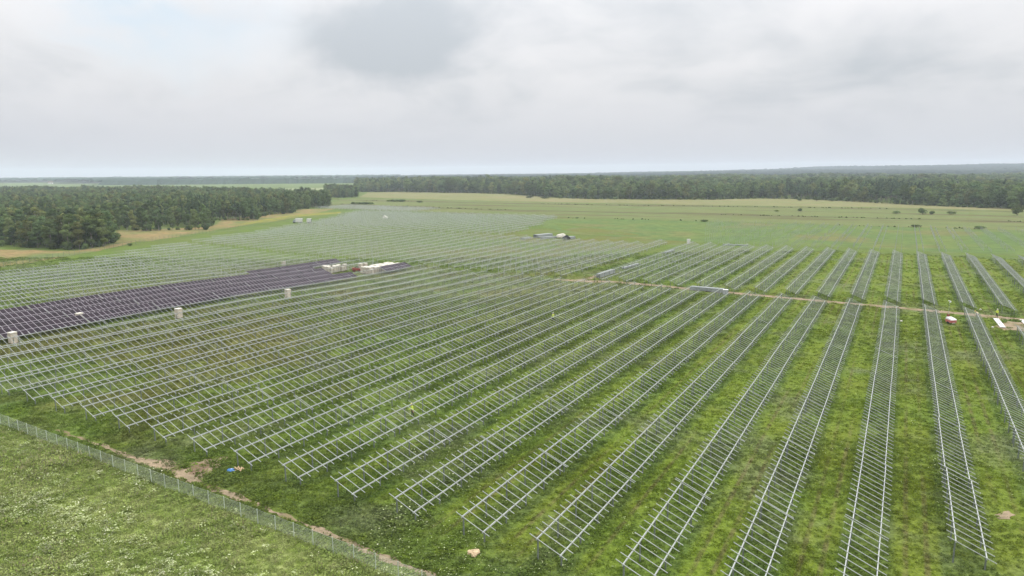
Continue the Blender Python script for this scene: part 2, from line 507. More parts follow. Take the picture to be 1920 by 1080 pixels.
def sheet(name, pts, z, mat, amp=0.0, step=1.5, seed=1, label=None):
    p = ragged(pts, amp, step, seed) if amp > 0 else [np.array(q[:2]) for q in pts]
    bm = bmesh.new()
    vs = [bm.verts.new((q[0], q[1], z + float(terrain(q[0], q[1])))) for q in p]
    f = bm.faces.new(vs)
    bm.normal_update()
    if f.normal.z < 0: bmesh.ops.reverse_faces(bm, faces=[f])
    bmesh.ops.triangulate(bm, faces=bm.faces[:], ngon_method='EAR_CLIP')
    me = bpy.data.meshes.new(name); bm.to_mesh(me); bm.free()
    me.materials.append(mat)
    o = link(bpy.data.objects.new(name, me))
    return tag(o, kind='structure')

def strip(pts, wdt):
    """outline of a band of the given width along a polyline"""
    P = [np.array(p[:2]) for p in pts]; L = []; Rr = []
    for i, p in enumerate(P):
        d = P[min(i + 1, len(P) - 1)] - P[max(i - 1, 0)]; d = d / np.linalg.norm(d); n = np.array([-d[1], d[0]])
        ww = wdt[i] if isinstance(wdt, (list, tuple)) else wdt
        L.append(p + n * ww / 2); Rr.append(p - n * ww / 2)
    return L + Rr[::-1]

px = lambda *a: [G(*p) for p in a]
sheet('crop_field', px((1000, 418), (1040, 409), (1200, 412), (1500, 421), (1920, 433), (2150, 441), (2200, 500), (1850, 476), (1600, 464), (1320, 455), (1110, 440), (1060, 437)), 0.03, M_CROP, 0.6, 6, 2)
sheet('pasture', px((600, 388), (615, 380), (660, 372), (900, 377), (1200, 383), (1440, 387), (1650, 390), (1950, 397), (2250, 404), (2250, 444), (1920, 432), (1500, 420), (1200, 411.5), (1040, 408), (900, 402), (760, 396), (640, 391)), 0.04, M_ROUGHG, 0.6, 8, 3)
sheet('hay_field', px((672, 370), (690, 361), (800, 360), (950, 363), (1045, 371), (1340, 374), (1440, 372), (1600, 377), (1800, 387), (2000, 394), (2250, 402), (2250, 405), (1950, 396.5), (1650, 389), (1440, 386.4), (1200, 382.4), (900, 376.4)), 0.06, M_HAY, 0.6, 8, 4)
sheet('ditch', strip(px((640, 383), (760, 388), (900, 392.5), (1050, 396), (1200, 399.5), (1350, 402.5), (1500, 406), (1700, 410.5), (1920, 416), (2200, 424)), [9, 9, 9, 8, 7, 6, 6, 6, 5, 5]), 0.10, M_DITCH, 0.7, 5, 5)
sheet('ditch', strip(px((620, 374.5), (760, 377.5), (900, 380.5), (1050, 383), (1200, 385.5), (1440, 388.5), (1650, 391.5), (1920, 397.5), (2200, 404)), [12, 11, 10, 9, 8, 7, 6, 5, 5]), 0.10, M_DITCH, 0.7, 5, 6)
sheet('dry_field', px((212, 456), (225, 446), (214, 432), (300, 430), (400, 424), (420, 410), (500, 404), (560, 393), (640, 389), (600, 398), (545, 408), (480, 419), (400, 432), (330, 444), (285, 451)), 0.03, M_STRAWF, 0.8, 4, 7)
sheet('flower_verge', px((430, 424), (500, 411), (560, 402), (640, 397), (640, 400), (560, 407), (510, 416)), 0.05, M_YELLOW, 0.6, 4, 8)
sheet('left_field', px((-300, 466), (60, 469), (140, 471), (212, 458), (260, 452), (180, 472), (60, 492), (-300, 545)), 0.03, M_STRAWF, 0.6, 4, 9)
sheet('plain', px((330, 357), (640, 351.5), (665, 357), (640, 361), (600, 364), (380, 366)), 0.08, M_PLAIN)

TRACK = px((1040, 521), (1085, 525.5), (1150, 528.5), (1240, 536.5), (1320, 545), (1400, 552), (1500, 561), (1600, 570), (1700, 579), (1800, 588), (1920, 600), (2080, 617))
sheet('dirt_track', strip(TRACK, [1.6, 4.0, 3.4, 3.2, 3.4, 3.0, 3.0, 2.8, 3.0, 3.2, 3.6, 4.0]), 0.03, M_DIRT, 0.22, 1.2, 10)
sheet('dirt_track', strip(px((1082, 526), (1110, 519), (1128, 512)), [3.6, 2.2, 1.2]), 0.026, M_DIRT, 0.2, 1.2, 11)
FPATH = px((105, 806), (180, 832), (250, 858), (330, 889), (420, 923), (520, 962), (620, 1003), (700, 1037), (830, 1092))
sheet('dirt_path', strip(FPATH, [0.35, 0.5, 0.7, 1.1, 0.8, 0.5, 0.55, 0.7, 0.8]), 0.03, M_DIRT, 0.16, 0.6, 12)
BARE = px((250, 862), (300, 862), (345, 870), (372, 866), (402, 858), (428, 857), (418, 868), (396, 880), (385, 895), (362, 902), (335, 889), (300, 880))
sheet('bare_soil', BARE, 0.022, M_DIRT, 0.22, 0.6, 13)
MUD = px((358, 877), (378, 868), (398, 866), (388, 880), (372, 890), (360, 888))
sheet('muddy_puddle', MUD, 0.036, M_MUD, 0.15, 0.5, 14)
BARE2 = px((1860, 612), (1890, 603), (1960, 606), (1990, 625), (1930, 622), (1885, 620))
sheet('bare_soil', BARE2, 0.024, M_DIRT, 0.25, 0.8, 15)
BARE3 = px((1862, 965), (1890, 958), (1905, 966), (1895, 975), (1870, 974))
sheet('bare_soil', BARE3, 0.024, M_DIRT, 0.12, 0.4, 16)

# ---------------------------------------------------------------- rack tables
slope = math.atan2(RDZ, RW)
RL = math.hypot(RW, RDZ)
def on_slope(t, off=0.0):
    """point on a table's sloping plane, t=0 low edge .. 1 high edge"""
    return (-RW * t + off * math.sin(slope), RLOW + RDZ * t + off * math.cos(slope))

def rail_mb(mb, y, wd=0.046):
    a = on_slope(0); b = on_slope(1)
    mb.bar((a[0], y, a[1]), (b[0], y, b[1]), wd, 0.05)
def beam_mb(mb, t, y0, y1):
    p = on_slope(t, -0.095)
    mb.box((p[0], (y0 + y1) / 2, p[1]), (0.08, y1 - y0, 0.12))
def post_mb(mb, t, y):
    p = on_slope(t, -0.17)
    h = p[1]
    # C-section: web and two flanges
    mb.box((p[0], y - 0.045, h / 2 - 0.02), (0.11, 0.012, h + 0.04))
    mb.box((p[0] - 0.05, y, h / 2 - 0.02), (0.012, 0.078, h + 0.04))
    mb.box((p[0] + 0.05, y, h / 2 - 0.02), (0.012, 0.078, h + 0.04))
TB = (0.18, 0.81)
def table_len(n): return n * MOD
meshes = {}
_m = MB(); rail_mb(_m, 0); meshes['rail'] = _m.mesh('rail', M_STEEL)
for n in range(3, 15):
    for t in TB:
        _m = MB(); beam_mb(_m, t, -0.03, table_len(n) + 0.03); meshes['beam', n, t] = _m.mesh('beam', M_STEEL)
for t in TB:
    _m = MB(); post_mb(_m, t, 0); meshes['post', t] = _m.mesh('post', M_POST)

def post_ys(n):
    k = max(2, round(table_len(n) / 3.6))
    return [0.35 + (table_len(n) - 0.7) * i / (k) for i in range(k + 1)]

# panel: frame box with recessed dark face, lying in the table's plane
PH = 1.80; PW = MOD - 0.02
def panel_mesh():
    mb = MB(); th = 0.035; fr = 0.035
    L = PH - 0.02; W = PW
    # local x runs down slope from 0 to L, y 0..W, z up
    o = [(0, 0), (L, 0), (L, W), (0, W)]; i = [(fr, fr), (L - fr, fr), (L - fr, W - fr), (fr, W - fr)]
    vs = [(a, b, 0) for a, b in o] + [(a, b, th) for a, b in o] + [(a, b, th) for a, b in i] + [(a, b, th - 0.006) for a, b in i]
    fs = [(3, 2, 1, 0)] + [(k, (k + 1) % 4, 4 + (k + 1) % 4, 4 + k) for k in range(4)] + [(4 + k, 4 + (k + 1) % 4, 8 + (k + 1) % 4, 8 + k) for k in range(4)] + [(8 + k, 8 + (k + 1) % 4, 12 + (k + 1) % 4, 12 + k) for k in range(4)]
    mb.add(vs, fs, 0)
    mb.add([(a, b, th - 0.006) for a, b in i], [(0, 1, 2, 3)], 1)
    return mb.mesh('solar_panel', [M_FRAME, M_PV])
meshes['panel'] = panel_mesh()

tables = []     # (k, block, idx, x, y, n, panels(list of columns) or None)
def y_end_C(x):
    return 284 if x > -163 else 286
def x_left(y):
    return np.interp(y, [40, 104, 175, 280, 330, 420], [-222, -247, -273, -312, -336, -392])
def y_endA(k):
    return float(np.interp(-k, [6, 17, 30], [170.0, 183.0, 187.0]))
PANEL_SPANS = {-17: [(40, 156), (169, 184)], -18: [(40, 154)], -19: [(40, 158)], -20: [(40, 160)], -21: [(140, 180)]}
def panel_cols(k, y, n):
    cols = []
    for c in range(n):
        yc = y + (c + 0.5) * MOD
        if any(a <= yc <= b for a, b in PANEL_SPANS.get(k, [])):
            cols.append(c)
    return cols
for k in range(-60, 12):
    x = row_x(k)
    # block A, fence to the track
    for i in range(8 if k > -7 else 9):
        y = Y0 + TP * i
        if x - RW < x_left(y): continue
        if i == 8 and k == -18: continue
        if i == 8:
            n9 = int((y_endA(k) - y) / MOD)
            if n9 >= 3: tables.append((k, 'A', i, x, y, n9, panel_cols(k, y, n9)))
            continue
        if k == -18 and i >= 7: continue
        if k == 4 and i < 1: continue
        if k >= 5 and i < 2: continue
        if k >= 6 and i > 6: continue
        tables.append((k, 'A', i, x, y, 14, panel_cols(k, y, 14)))
    # block B right of the side track
    if k >= -7:
        for i in range(7):
            n = 14 if i < 6 else 9
            tables.append((k, 'B', i, x, 176.0 + TP * i, n, []))
    elif x < -86:
        for i in range(7):
            y = y_endA(k) + 6.5 + TP * i
            if y + TP > 290: continue
            if x - RW < x_left(y): continue
            n = 14 if i < 6 else 9
            tables.append((k, 'C', i, x, y, n, []))
        if x < -168:
            for i in range(8):
                y = 290 + TP * i
                if x > np.interp(y, [290, 312, 330, 415], [-170, -172, -178, -204]): continue
                if x - RW < x_left(y): continue
                tables.append((k, 'D', i, x, y, 14, []))
    if -455 < x < -335:
        for i in range(3):
            y = 424 + TP * i + (x + 335) * -0.12
            tables.append((k, 'E', i, x, y, 14, []))

def visible(x, y, n, mx=140, my=60):
    for yy in (y, y + table_len(n)):
        for t in (0, 1):
            p = on_slope(t); a, b, d = proj((x + p[0], yy, p[1]))
            if d > 5 and -mx < a < 1920 + mx and -200 < b < 1080 + my:
                return True
    return False
vis = [t for t in tables if visible(t[3], t[4], t[5])]
bare = sorted([t for t in vis if not t[6]], key=lambda t: proj((t[3], t[4] + 8, 1.5))[2])
solar = [t for t in vis if t[6]]
near_set = bare[:300]; far_set = bare[300:]
near_keys = set((t[0], t[1], t[2]) for t in near_set)
WHERE = {'A': 'from the fence', 'B': 'beyond the dirt track', 'C': 'beyond the left track'}
def stand(name, x, y, n):
    z0 = float(terrain(x, y)); z1 = float(terrain(x, y + table_len(n)))
    e = empty(name, (x + random.gauss(0, 0.022), y + random.gauss(0, 0.02), z0 + random.gauss(0, 0.018))); e.rotation_euler = (math.atan2(z1 - z0, table_len(n)) + random.gauss(0, 0.0012), random.gauss(0, 0.004), random.gauss(0, 0.001))
    return e
def table_parts(e, n, rails=True):
    for t in TB:
        inst('beam', meshes['beam', n, t], e)
        for yy in post_ys(n):
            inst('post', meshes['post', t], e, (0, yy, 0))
    if rails:
        for j in range(n + 1):
            inst('rail', meshes['rail'], e, (random.gauss(0, 0.02), j * MOD + random.gauss(0, 0.015), 0))
for (k, b, i, x, y, n, pc) in near_set:
    e = stand('rack_table', x, y, n)
    tag(e, 'bare galvanised rack table, %s %s, %s row from the right' % (ordinal(i + 1), WHERE[b], ordinal(9 - k)), 'rack table', 'bare steel rack tables')
    table_parts(e, n)
pan_rot = (0, slope, 0)
for (k, b, i, x, y, n, pc) in solar:
    e = stand('solar_table', x, y, n)
    if len(pc) == n:
        lab = 'dark solar panel table, %s from the fence in panel row %s from the front' % (ordinal(i + 1), ordinal(-16 - k))
    else:
        lab = 'partly covered solar panel table, %s from the fence, panel row %s from the front' % (ordinal(i + 1), ordinal(-16 - k))
    tag(e, lab, 'solar table', 'tables carrying dark solar panels')
    table_parts(e, n)
    for c in pc:
        for half in (0, 1):
            p = on_slope(1.0 - half * 0.5, 0.032)
            inst('solar_panel', meshes['panel'], e, (p[0], c * MOD + 0.01, p[1]), pan_rot)
mb = MB()
for (k, b, i, x, y, n, pc) in far_set:
    s = MB()
    for t in TB:
        beam_mb(s, t, -0.03, table_len(n) + 0.03)
        for yy in post_ys(n):
            p = on_slope(t, -0.17); s.box((p[0], yy, p[1] / 2), (0.11, 0.08, p[1]))
    for j in range(n + 1): rail_mb(s, j * MOD)
    zt = float(terrain(x, y + 7)); mb.add([(v[0] + x, v[1] + y, v[2] + zt) for v in s.v], s.f)
o = mb.build('far_rack_tables', M_STEEL)
tag(o, 'distant bare rack tables covering the far side of the site', 'rack tables', kind='stuff')
# driven piles without beams in the crop behind the right block
mb = MB()
for k in range(-10, 14):
    x = row_x(k)
    for t in TB:
        for j in range(36):
            y = 292 + j * 3.6
            a, b, d = proj((x, y, 0))
            if not (1330 < a < 2000) or y > 421 or b > 474 or random.random() < 0.12: continue
            h = 1.1 if t < 0.5 else 1.9
            mb.box((x - RW * t, y, h / 2), (0.11, 0.09, h))
o = mb.build('driven_piles', M_STEEL)
tag(o, 'thin steel piles standing in lines in the green crop', 'piles', kind='stuff')

# ---------------------------------------------------------------- fences
def fence(name, a, b, step, hgt, label, wires, vstep):
    a = np.array(a[:2]); b = np.array(b[:2]); L = np.linalg.norm(b - a); ang = math.atan2(b[1] - a[1], b[0] - a[0])
    e = empty(name, (a[0], a[1], 0), ang); tag(e, label, 'fence')
    n = max(1, round(L / step)); st = L / n
    pm = MB().box((0, 0, hgt / 2 + 0.03), (0.055, 0.055, hgt + 0.06)).mesh('fence_post', M_WIRE if hgt < 1.7 else M_POST)
    wm = MB()
    for i in range(wires):
        z = 0.12 + (hgt - 0.17) * i / (wires - 1)
        wm.box((st / 2, 0.033, z), (st, 0.007, 0.008 if 0 < i < wires - 1 else 0.016))
    k = max(1, int(st / vstep))
    for i in range(k):
        wm.box((st * (i + 0.5) / k, 0.040, hgt / 2 + 0.04), (0.006, 0.006, hgt - 0.1))
    wme = wm.mesh('wire_mesh', M_WIRE if hgt < 1.7 else M_POST)
    for i in range(n + 1): inst('fence_post', pm, e, (i * st, 0, 0))
    for i in range(n): inst('wire_mesh', wme, e, (i * st, 0, 0))
    return e
fa = G(-90, 748); fb = G(860, 1102)
fence('wire_fence', (-118, FENCE_Y + 2.1), (-27, FENCE_Y - 0.1), 2.35, 1.5, 'pale wire mesh fence running diagonally across the foreground meadow', 11, 0.16)
fl = px((-60, 512), (120, 481), (230, 462), (300, 450), (400, 436), (480, 423), (560, 409))
for i, (a, b) in enumerate(zip(fl[:-1], fl[1:])):
    fence('wire_fence', a, b, 3.0, 1.8, 'distant wire fence along the wood, %s stretch from the left' % ordinal(i + 1), 9, 0.3)

# ---------------------------------------------------------------- vegetation prototypes
PROTO = {}
def proto(kind, me):
    c = PROTO.setdefault(kind, bpy.data.collections.new('library_' + kind))
    o = bpy.data.objects.new('%s_%02d' % (kind, len(c.objects)), me)
    c.objects.link(o)
    return o

def leaf_quad(mb, p, d, upv, L, W, mi=0, bend=0.3):
    d = Vector(d).normalized(); p = Vector(p)
    s = d.cross(Vector(upv))
    if s.length < 1e-3: s = Vector((1, 0, 0))
    s.normalize()
    m = p + d * L * 0.55; e = p + d * L - Vector((0, 0, bend * L))
    mb.add([p, m - s * W / 2, e, m + s * W / 2], [(0, 1, 2, 3)], mi)

def tuft(nb, h, sp, seed):
    r = random.Random(seed); mb = MB()
    for i in range(nb):
        a = r.uniform(0, 2 * math.pi); rr = sp * math.sqrt(r.random())
        hh = h * r.uniform(0.55, 1.15)
        tilt = r.uniform(0.3, 1.5)
        b = r.uniform(0, 2 * math.pi)
        d = (math.cos(b) * tilt, math.sin(b) * tilt, 1.0)
        leaf_quad(mb, (math.cos(a) * rr, math.sin(a) * rr, 0), d, (math.sin(b), -math.cos(b), 0.3), hh, r.uniform(0.05, 0.10), 0, 0.25)
    return mb.mesh('tuft', [M_TUFT])
def weed(nb, h, sp, seed, flowers=0, heads=0):
    r = random.Random(seed); mb = MB()
    for i in range(nb):
        a = r.uniform(0, 2 * math.pi); rr = sp * math.sqrt(r.random()); z = h * (1 - (rr / sp) ** 2 * 0.7) * r.uniform(0.25, 1.0)
        b = a + r.uniform(-0.8, 0.8)
        d = (math.cos(b), math.sin(b), r.uniform(-0.1, 0.9))
        leaf_quad(mb, (math.cos(a) * rr, math.sin(a) * rr, z), d, (0, 0, 1) if r.random() < 0.7 else (math.cos(a), math.sin(a), 0.4), r.uniform(0.12, 0.26), r.uniform(0.07, 0.14), 0, 0.2)
    for i in range(flowers + heads):
        a = r.uniform(0, 2 * math.pi); rr = sp * 0.9 * math.sqrt(r.random()); z = h * r.uniform(0.95, 1.4)
        cx, cy = math.cos(a) * rr, math.sin(a) * rr
        mb.add([(cx - 0.008, cy, 0), (cx + 0.008, cy, 0), (cx, cy, z)], [(0, 1, 2)], 0)
        R0 = r.uniform(0.04, 0.085) if i < flowers else r.uniform(0.02, 0.04)
        if i < flowers:
            tl = r.uniform(-0.3, 0.3); t2 = r.uniform(-0.3, 0.3)
            mb.add([(cx + math.cos(q) * R0, cy + math.sin(q) * R0, z + tl * math.cos(q) * R0 + t2 * math.sin(q) * R0) for q in [k * math.pi / 3 for k in range(6)]], [(0, 1, 2, 3, 4, 5)], 1)
        else:
            mb.add([(cx - R0, cy, z - 0.14), (cx, cy + R0, z - 0.14), (cx + R0, cy - R0 * 0.3, z - 0.14), (cx, cy, z + 0.05)], [(0, 1, 3), (1, 2, 3), (2, 0, 3)], 2)
    return mb.mesh('weed', [M_WEED, M_FLOWER, M_BROWNHEAD])
for i in range(4): proto('turf', tuft(22, 0.26, 0.34, i))
for i in range(4): proto('turf', weed(30, 0.20, 0.36, 20 + i))
proto('turf', weed(26, 0.26, 0.34, 30, flowers=1))
for i in range(3): proto('meadow', tuft(24, 0.42, 0.36, 40 + i))
for i in range(3): proto('meadow', weed(40, 0.42, 0.40, 50 + i, heads=3))
for i in range(3): proto('umbel', weed(34, 0.46, 0.42, 60 + i, flowers=7))

def scatter(name, P, kind, rot, scl, idx=None, label=None, cat=None, mat=None):
    """one object whose points carry copies of the library plants"""
    n = len(P); P = np.array(P, float)
    P[:, 2] = terrain(P[:, 0], P[:, 1])
    me = bpy.data.meshes.new(name)
    me.vertices.add(n)
    me.vertices.foreach_set('co', np.ascontiguousarray(P, dtype=np.float32).ravel())
    nc = len(PROTO[kind].objects)
    if idx is None: idx = rng.integers(0, nc, n)
    rv = np.zeros((n, 3), np.float32); rv[:, 2] = rot
    sv = np.asarray(scl, np.float32)
    if sv.ndim == 1: sv = np.repeat(sv[:, None], 3, 1)
    a = me.attributes.new('rot', 'FLOAT_VECTOR', 'POINT'); a.data.foreach_set('vector', rv.ravel())
    a = me.attributes.new('scl', 'FLOAT_VECTOR', 'POINT'); a.data.foreach_set('vector', np.ascontiguousarray(sv).ravel())
    a = me.attributes.new('idx', 'INT', 'POINT'); a.data.foreach_set('value', np.asarray(idx, np.int32))
    o = link(bpy.data.objects.new(name, me))
    g = bpy.data.node_groups.new(name + '_scatter', 'GeometryNodeTree')
    g.interface.new_socket('Geometry', in_out='INPUT', socket_type='NodeSocketGeometry')
    g.interface.new_socket('Geometry', in_out='OUTPUT', socket_type='NodeSocketGeometry')
    N = g.nodes; L = g.links
    gi = N.new('NodeGroupInput'); go = N.new('NodeGroupOutput')
    mp = N.new('GeometryNodeMeshToPoints'); L.new(gi.outputs[0], mp.inputs['Mesh'])
    ip = N.new('GeometryNodeInstanceOnPoints')
    ci = N.new('GeometryNodeCollectionInfo')
    ci.inputs['Collection'].default_value = PROTO[kind]
    ci.inputs['Separate Children'].default_value = True
    ci.inputs['Reset Children'].default_value = True
    L.new(mp.outputs[0], ip.inputs['Points']); L.new(ci.outputs[0], ip.inputs['Instance'])
    ip.inputs['Pick Instance'].default_value = True
    def attr(nm, ty):
        q = N.new('GeometryNodeInputNamedAttribute'); q.data_type = ty; q.inputs['Name'].default_value = nm
        return q.outputs['Attribute']
    L.new(attr('idx', 'INT'), ip.inputs['Instance Index'])
    er = N.new('FunctionNodeEulerToRotation'); L.new(attr('rot', 'FLOAT_VECTOR'), er.inputs[0]); L.new(er.outputs[0], ip.inputs['Rotation'])
    L.new(attr('scl', 'FLOAT_VECTOR'), ip.inputs['Scale'])
    L.new(ip.outputs[0], go.inputs[0])
    md = o.modifiers.new('scatter', 'NODES'); md.node_group = g
    return tag(o, label, cat, kind='stuff')

# sample ground points by band of distance ahead
def sample_band(d0, d1, dens, slack=1.2):
    tanh = 960 / F_PX * slack
    area = (d1 ** 2 - d0 ** 2) * tanh
    n = int(area * dens)
    d = np.sqrt(rng.uniform(d0 ** 2, d1 ** 2, n)); u = rng.uniform(-1, 1, n) * d * tanh
    P = d[:, None] * HEAD[None, :] + u[:, None] * RIGHT[None, :]
    return P
def bare_mask(P):
    m = seg_dist(P, FPATH) < 0.4
    m |= seg_dist(P, TRACK) < 1.35
    m |= in_poly(P, [p for p in BARE]) & (rng.random(len(P)) < 0.72)
    m |= in_poly(P, BARE2) & (rng.random(len(P)) < 0.85)
    m |= in_poly(P, BARE3) & (rng.random(len(P)) < 0.7)
    return m
P = np.concatenate([sample_band(36, 75, 7.5), sample_band(75, 115, 4.5), sample_band(115, 170, 2.2), sample_band(170, 260, 0.8)])
dep = P @ HEAD
ok = ~bare_mask(P) & (P[:, 1] > FENCE_Y - 0.5) & (P[:, 1] < 288)
P = P[ok]; dep = dep[ok]
thin = vnoise(P, 0.35, 3)
keep = rng.random(len(P)) < np.clip(0.45 + thin * 0.75, 0, 1)
P = P[keep]; dep = dep[keep]
lush = vnoise(P, 0.12, 5)
under = ((P[:, 0] - (X0 - RW)) / PX_) % 1.0 < 0.46
scl = (0.62 + 0.6 * lush) * rng.uniform(0.7, 1.3, len(P)) * np.where(dep > 115, 1.5, 1.0) * np.where(under, 1.15, 0.85) * np.where(P[:, 0] > -30, 0.85, 1.0)
near_f = P[:, 1] < 46
scl = np.where(near_f, scl * 1.25, scl)
nidx = len(PROTO['turf'].objects)
idx = rng.integers(0, nidx - 1, len(P))
fl_m = (vnoise(P, 0.09, 9) > 0.62) & (rng.random(len(P)) < 0.35)
idx = np.where(fl_m, nidx - 1, idx)
scatter('site_grass', P, 'turf', rng.uniform(0, 6.28, len(P)), scl, idx, 'low green weeds and grass growing between and under the racks', 'grass')
# the uncut meadow outside the fence
P = np.concatenate([sample_band(34, 75, 12.0), sample_band(75, 120, 6.0)])
P = P[(P[:, 1] <= FENCE_Y + 0.4 + 0.02 * np.clip(-30 - P[:, 0], 0, 90)) & ~(seg_dist(P, FPATH) < 0.4)]
fm = vnoise(P, 0.22, 21) * 0.6 + vnoise(P, 0.7, 22) * 0.4
isf = rng.random(len(P)) < np.clip((fm - 0.44) * 2.0, 0.015, 0.5)
A = P[~isf]; B = P[isf]
hgt = vnoise(A, 0.25, 7)
scatter('meadow_grass', A, 'meadow', rng.uniform(0, 6.28, len(A)), (0.45 + 1.1 * hgt * vnoise(A, 0.9, 71) + 0.35 * vnoise(A, 0.08, 72)) * rng.uniform(0.75, 1.35, len(A)), None, 'tall uncut meadow grass and weeds outside the fence', 'meadow')
# pale umbels grow in the meadow and along the inside of the fence
P2 = sample_band(40, 110, 1.6)
P2 = P2[(P2[:, 1] > FENCE_Y + 1.0) & (P2[:, 1] < 150) & ~bare_mask(P2)]
f2 = vnoise(P2, 0.10, 31) * 0.6 + vnoise(P2, 0.45, 32) * 0.4
P2 = P2[(f2 > np.where(P2[:, 1] < 46, 0.55, 0.66)) & (rng.random(len(P2)) < 0.11)]
B = np.concatenate([B, P2])
scatter('pale_flowers', B, 'umbel', rng.uniform(0, 6.28, len(B)), np.where(B[:, 1] > FENCE_Y + 0.9, rng.uniform(0.3, 0.62, len(B)), rng.uniform(0.5, 1.0, len(B))), None, 'drifts of pale umbel flowers in the meadow', 'flowers')

# ---------------------------------------------------------------- trees
def crown_mesh(seed, lobes, nq, size, mat, flatten=0.85):
    r = random.Random(seed); mb = MB()
    for q in range(nq):
        lb = r.choices(lobes, weights=[l[3] ** 2 for l in lobes])[0]
        while True:
            v = Vector((r.uniform(-1, 1), r.uniform(-1, 1), r.uniform(-1, 1)))
            if 0.05 < v.length <= 1: break
        v = v.normalized() * (r.random() ** 0.33) ** 0.7
        p = Vector(lb[:3]) + Vector((v.x * lb[3], v.y * lb[3], v.z * lb[3] * flatten))
        nrm = (v.normalized() + Vector((r.uniform(-1, 1), r.uniform(-1, 1), r.uniform(-0.5, 1.3))) * 0.55).normalized()
        s = size * r.uniform(0.55, 1.25)
        a = nrm.orthogonal().normalized(); b = nrm.cross(a)
        th = r.uniform(0, 6.28); a, b = a * math.cos(th) + b * math.sin(th), -a * math.sin(th) + b * math.cos(th)
        k = r.uniform(0.5, 0.9)
        mb.add([p - a * s * 0.5, p + b * s * 0.5 * k - nrm * s * 0.12, p + a * s * 0.5, p - b * s * 0.5 * k - nrm * s * 0.12], [(0, 1, 2, 3)])
    return mb.mesh('crown', mat)

def broad_tree(seed, H, cr, nq, size, mat=None, base=0.22):
    r = random.Random(seed); lobes = []
    for i in range(11):
        t = r.uniform(base + 0.1, 0.86); z = H * t
        rad = cr * math.sin(math.pi * min(1, (t - base * 0.4) / (1.04 - base * 0.4))) ** 0.7
        a = r.uniform(0, 6.28); rr = rad * r.uniform(0.25, 0.62)
        lobes.append((math.cos(a) * rr, math.sin(a) * rr, z, max(0.8, rad * r.uniform(0.42, 0.6))))
    lobes.append((0, 0, H * 0.88, cr * 0.42)); lobes.append((0.2, 0, H * 0.6, cr * 0.6))
    cm = crown_mesh(seed, lobes, nq, size, mat or M_LEAF)
    tm = MB()
    tm.tube([(0, 0, -0.2), (0.05, 0.03, H * 0.3), (0.12, -0.05, H * 0.6), (0.05, 0.05, H * 0.86)], [0.19, 0.15, 0.10, 0.03], 6)
    for i in range(5):
        a = r.uniform(0, 6.28); z = H * r.uniform(0.3, 0.62); l = cr * r.uniform(0.5, 0.85)
        tm.tube([(0.07, 0, z), (math.cos(a) * l * 0.5, math.sin(a) * l * 0.5, z + l * 0.45), (math.cos(a) * l, math.sin(a) * l, z + l * 0.8)], [0.07, 0.045, 0.015], 4, cap=False)
    return tm.mesh('trunk', M_BIRCH if seed % 2 else M_TRUNK), cm

def pine_tree(seed, H, cr, nq, size):
    r = random.Random(seed); lobes = []
    for i in range(9):
        t = 0.5 + 0.45 * i / 8; a = r.uniform(0, 6.28); rad = cr * (1.1 - t) * 1.7
        lobes.append((math.cos(a) * rad * 0.4, math.sin(a) * rad * 0.4, H * t, max(0.6, rad * 0.6)))
    cm = crown_mesh(seed, lobes, nq, size, M_PINE, 0.6)
    tm = MB().tube([(0, 0, -0.2), (0.03, 0, H * 0.5), (0, 0.03, H * 0.95)], [0.2, 0.14, 0.03], 6)
    return tm.mesh('trunk', M_TRUNK), cm

TREES = []
for i in range(5): TREES.append(broad_tree(100 + i, 14.5 + (i % 3), 3.0 + 0.25 * (i % 3), 2300, 0.62, None, 0.02))
TREES.append(pine_tree(120, 15.5, 2.5, 1500, 0.6))
FAR = []
for i in range(4): FAR.append(broad_tree(130 + i, 15.5 + 2 * (i % 2), 4.3 + 0.6 * (i % 2), 760, 1.2, None, -0.05))
FAR.append(pine_tree(141, 17.0, 3.0, 480, 1.1))
def joined(tr, cr_):
    """trunk and crown in one mesh, for the mass of the wood"""
    bm = bmesh.new(); bm.from_mesh(tr); n0 = len(bm.faces)
    bm.from_mesh(cr_)
    bm.faces.ensure_lookup_table()
    for f in bm.faces[n0:] if False else list(bm.faces)[n0:]: f.material_index = 1
    me = bpy.data.meshes.new('wood_tree'); bm.to_mesh(me); bm.free()
    me.materials.append(tr.materials[0]); me.materials.append(cr_.materials[0])
    return me
for tr, c_ in TREES: proto('tree', joined(tr, c_))
for tr, c_ in FAR: proto('fartree', joined(tr, c_))

def fill_poly(pix, spacing, seed, zmax=None):
    poly = [G(*p)[:2] for p in pix]
    lo = np.min(poly, 0); hi = np.max(poly, 0); r = np.random.default_rng(seed)
    nx = int((hi[0] - lo[0]) / spacing) + 1; ny = int((hi[1] - lo[1]) / spacing) + 1
    I, J = np.meshgrid(np.arange(nx), np.arange(ny))
    Pq = np.stack([lo[0] + (I + (J % 2) * 0.5 + r.uniform(-0.4, 0.4, I.shape)) * spacing, lo[1] + (J + r.uniform(-0.4, 0.4, I.shape)) * spacing], -1).reshape(-1, 2)
    Pq = Pq[in_poly(Pq, poly)]
    return np.concatenate([Pq, np.zeros((len(Pq), 1))], 1)

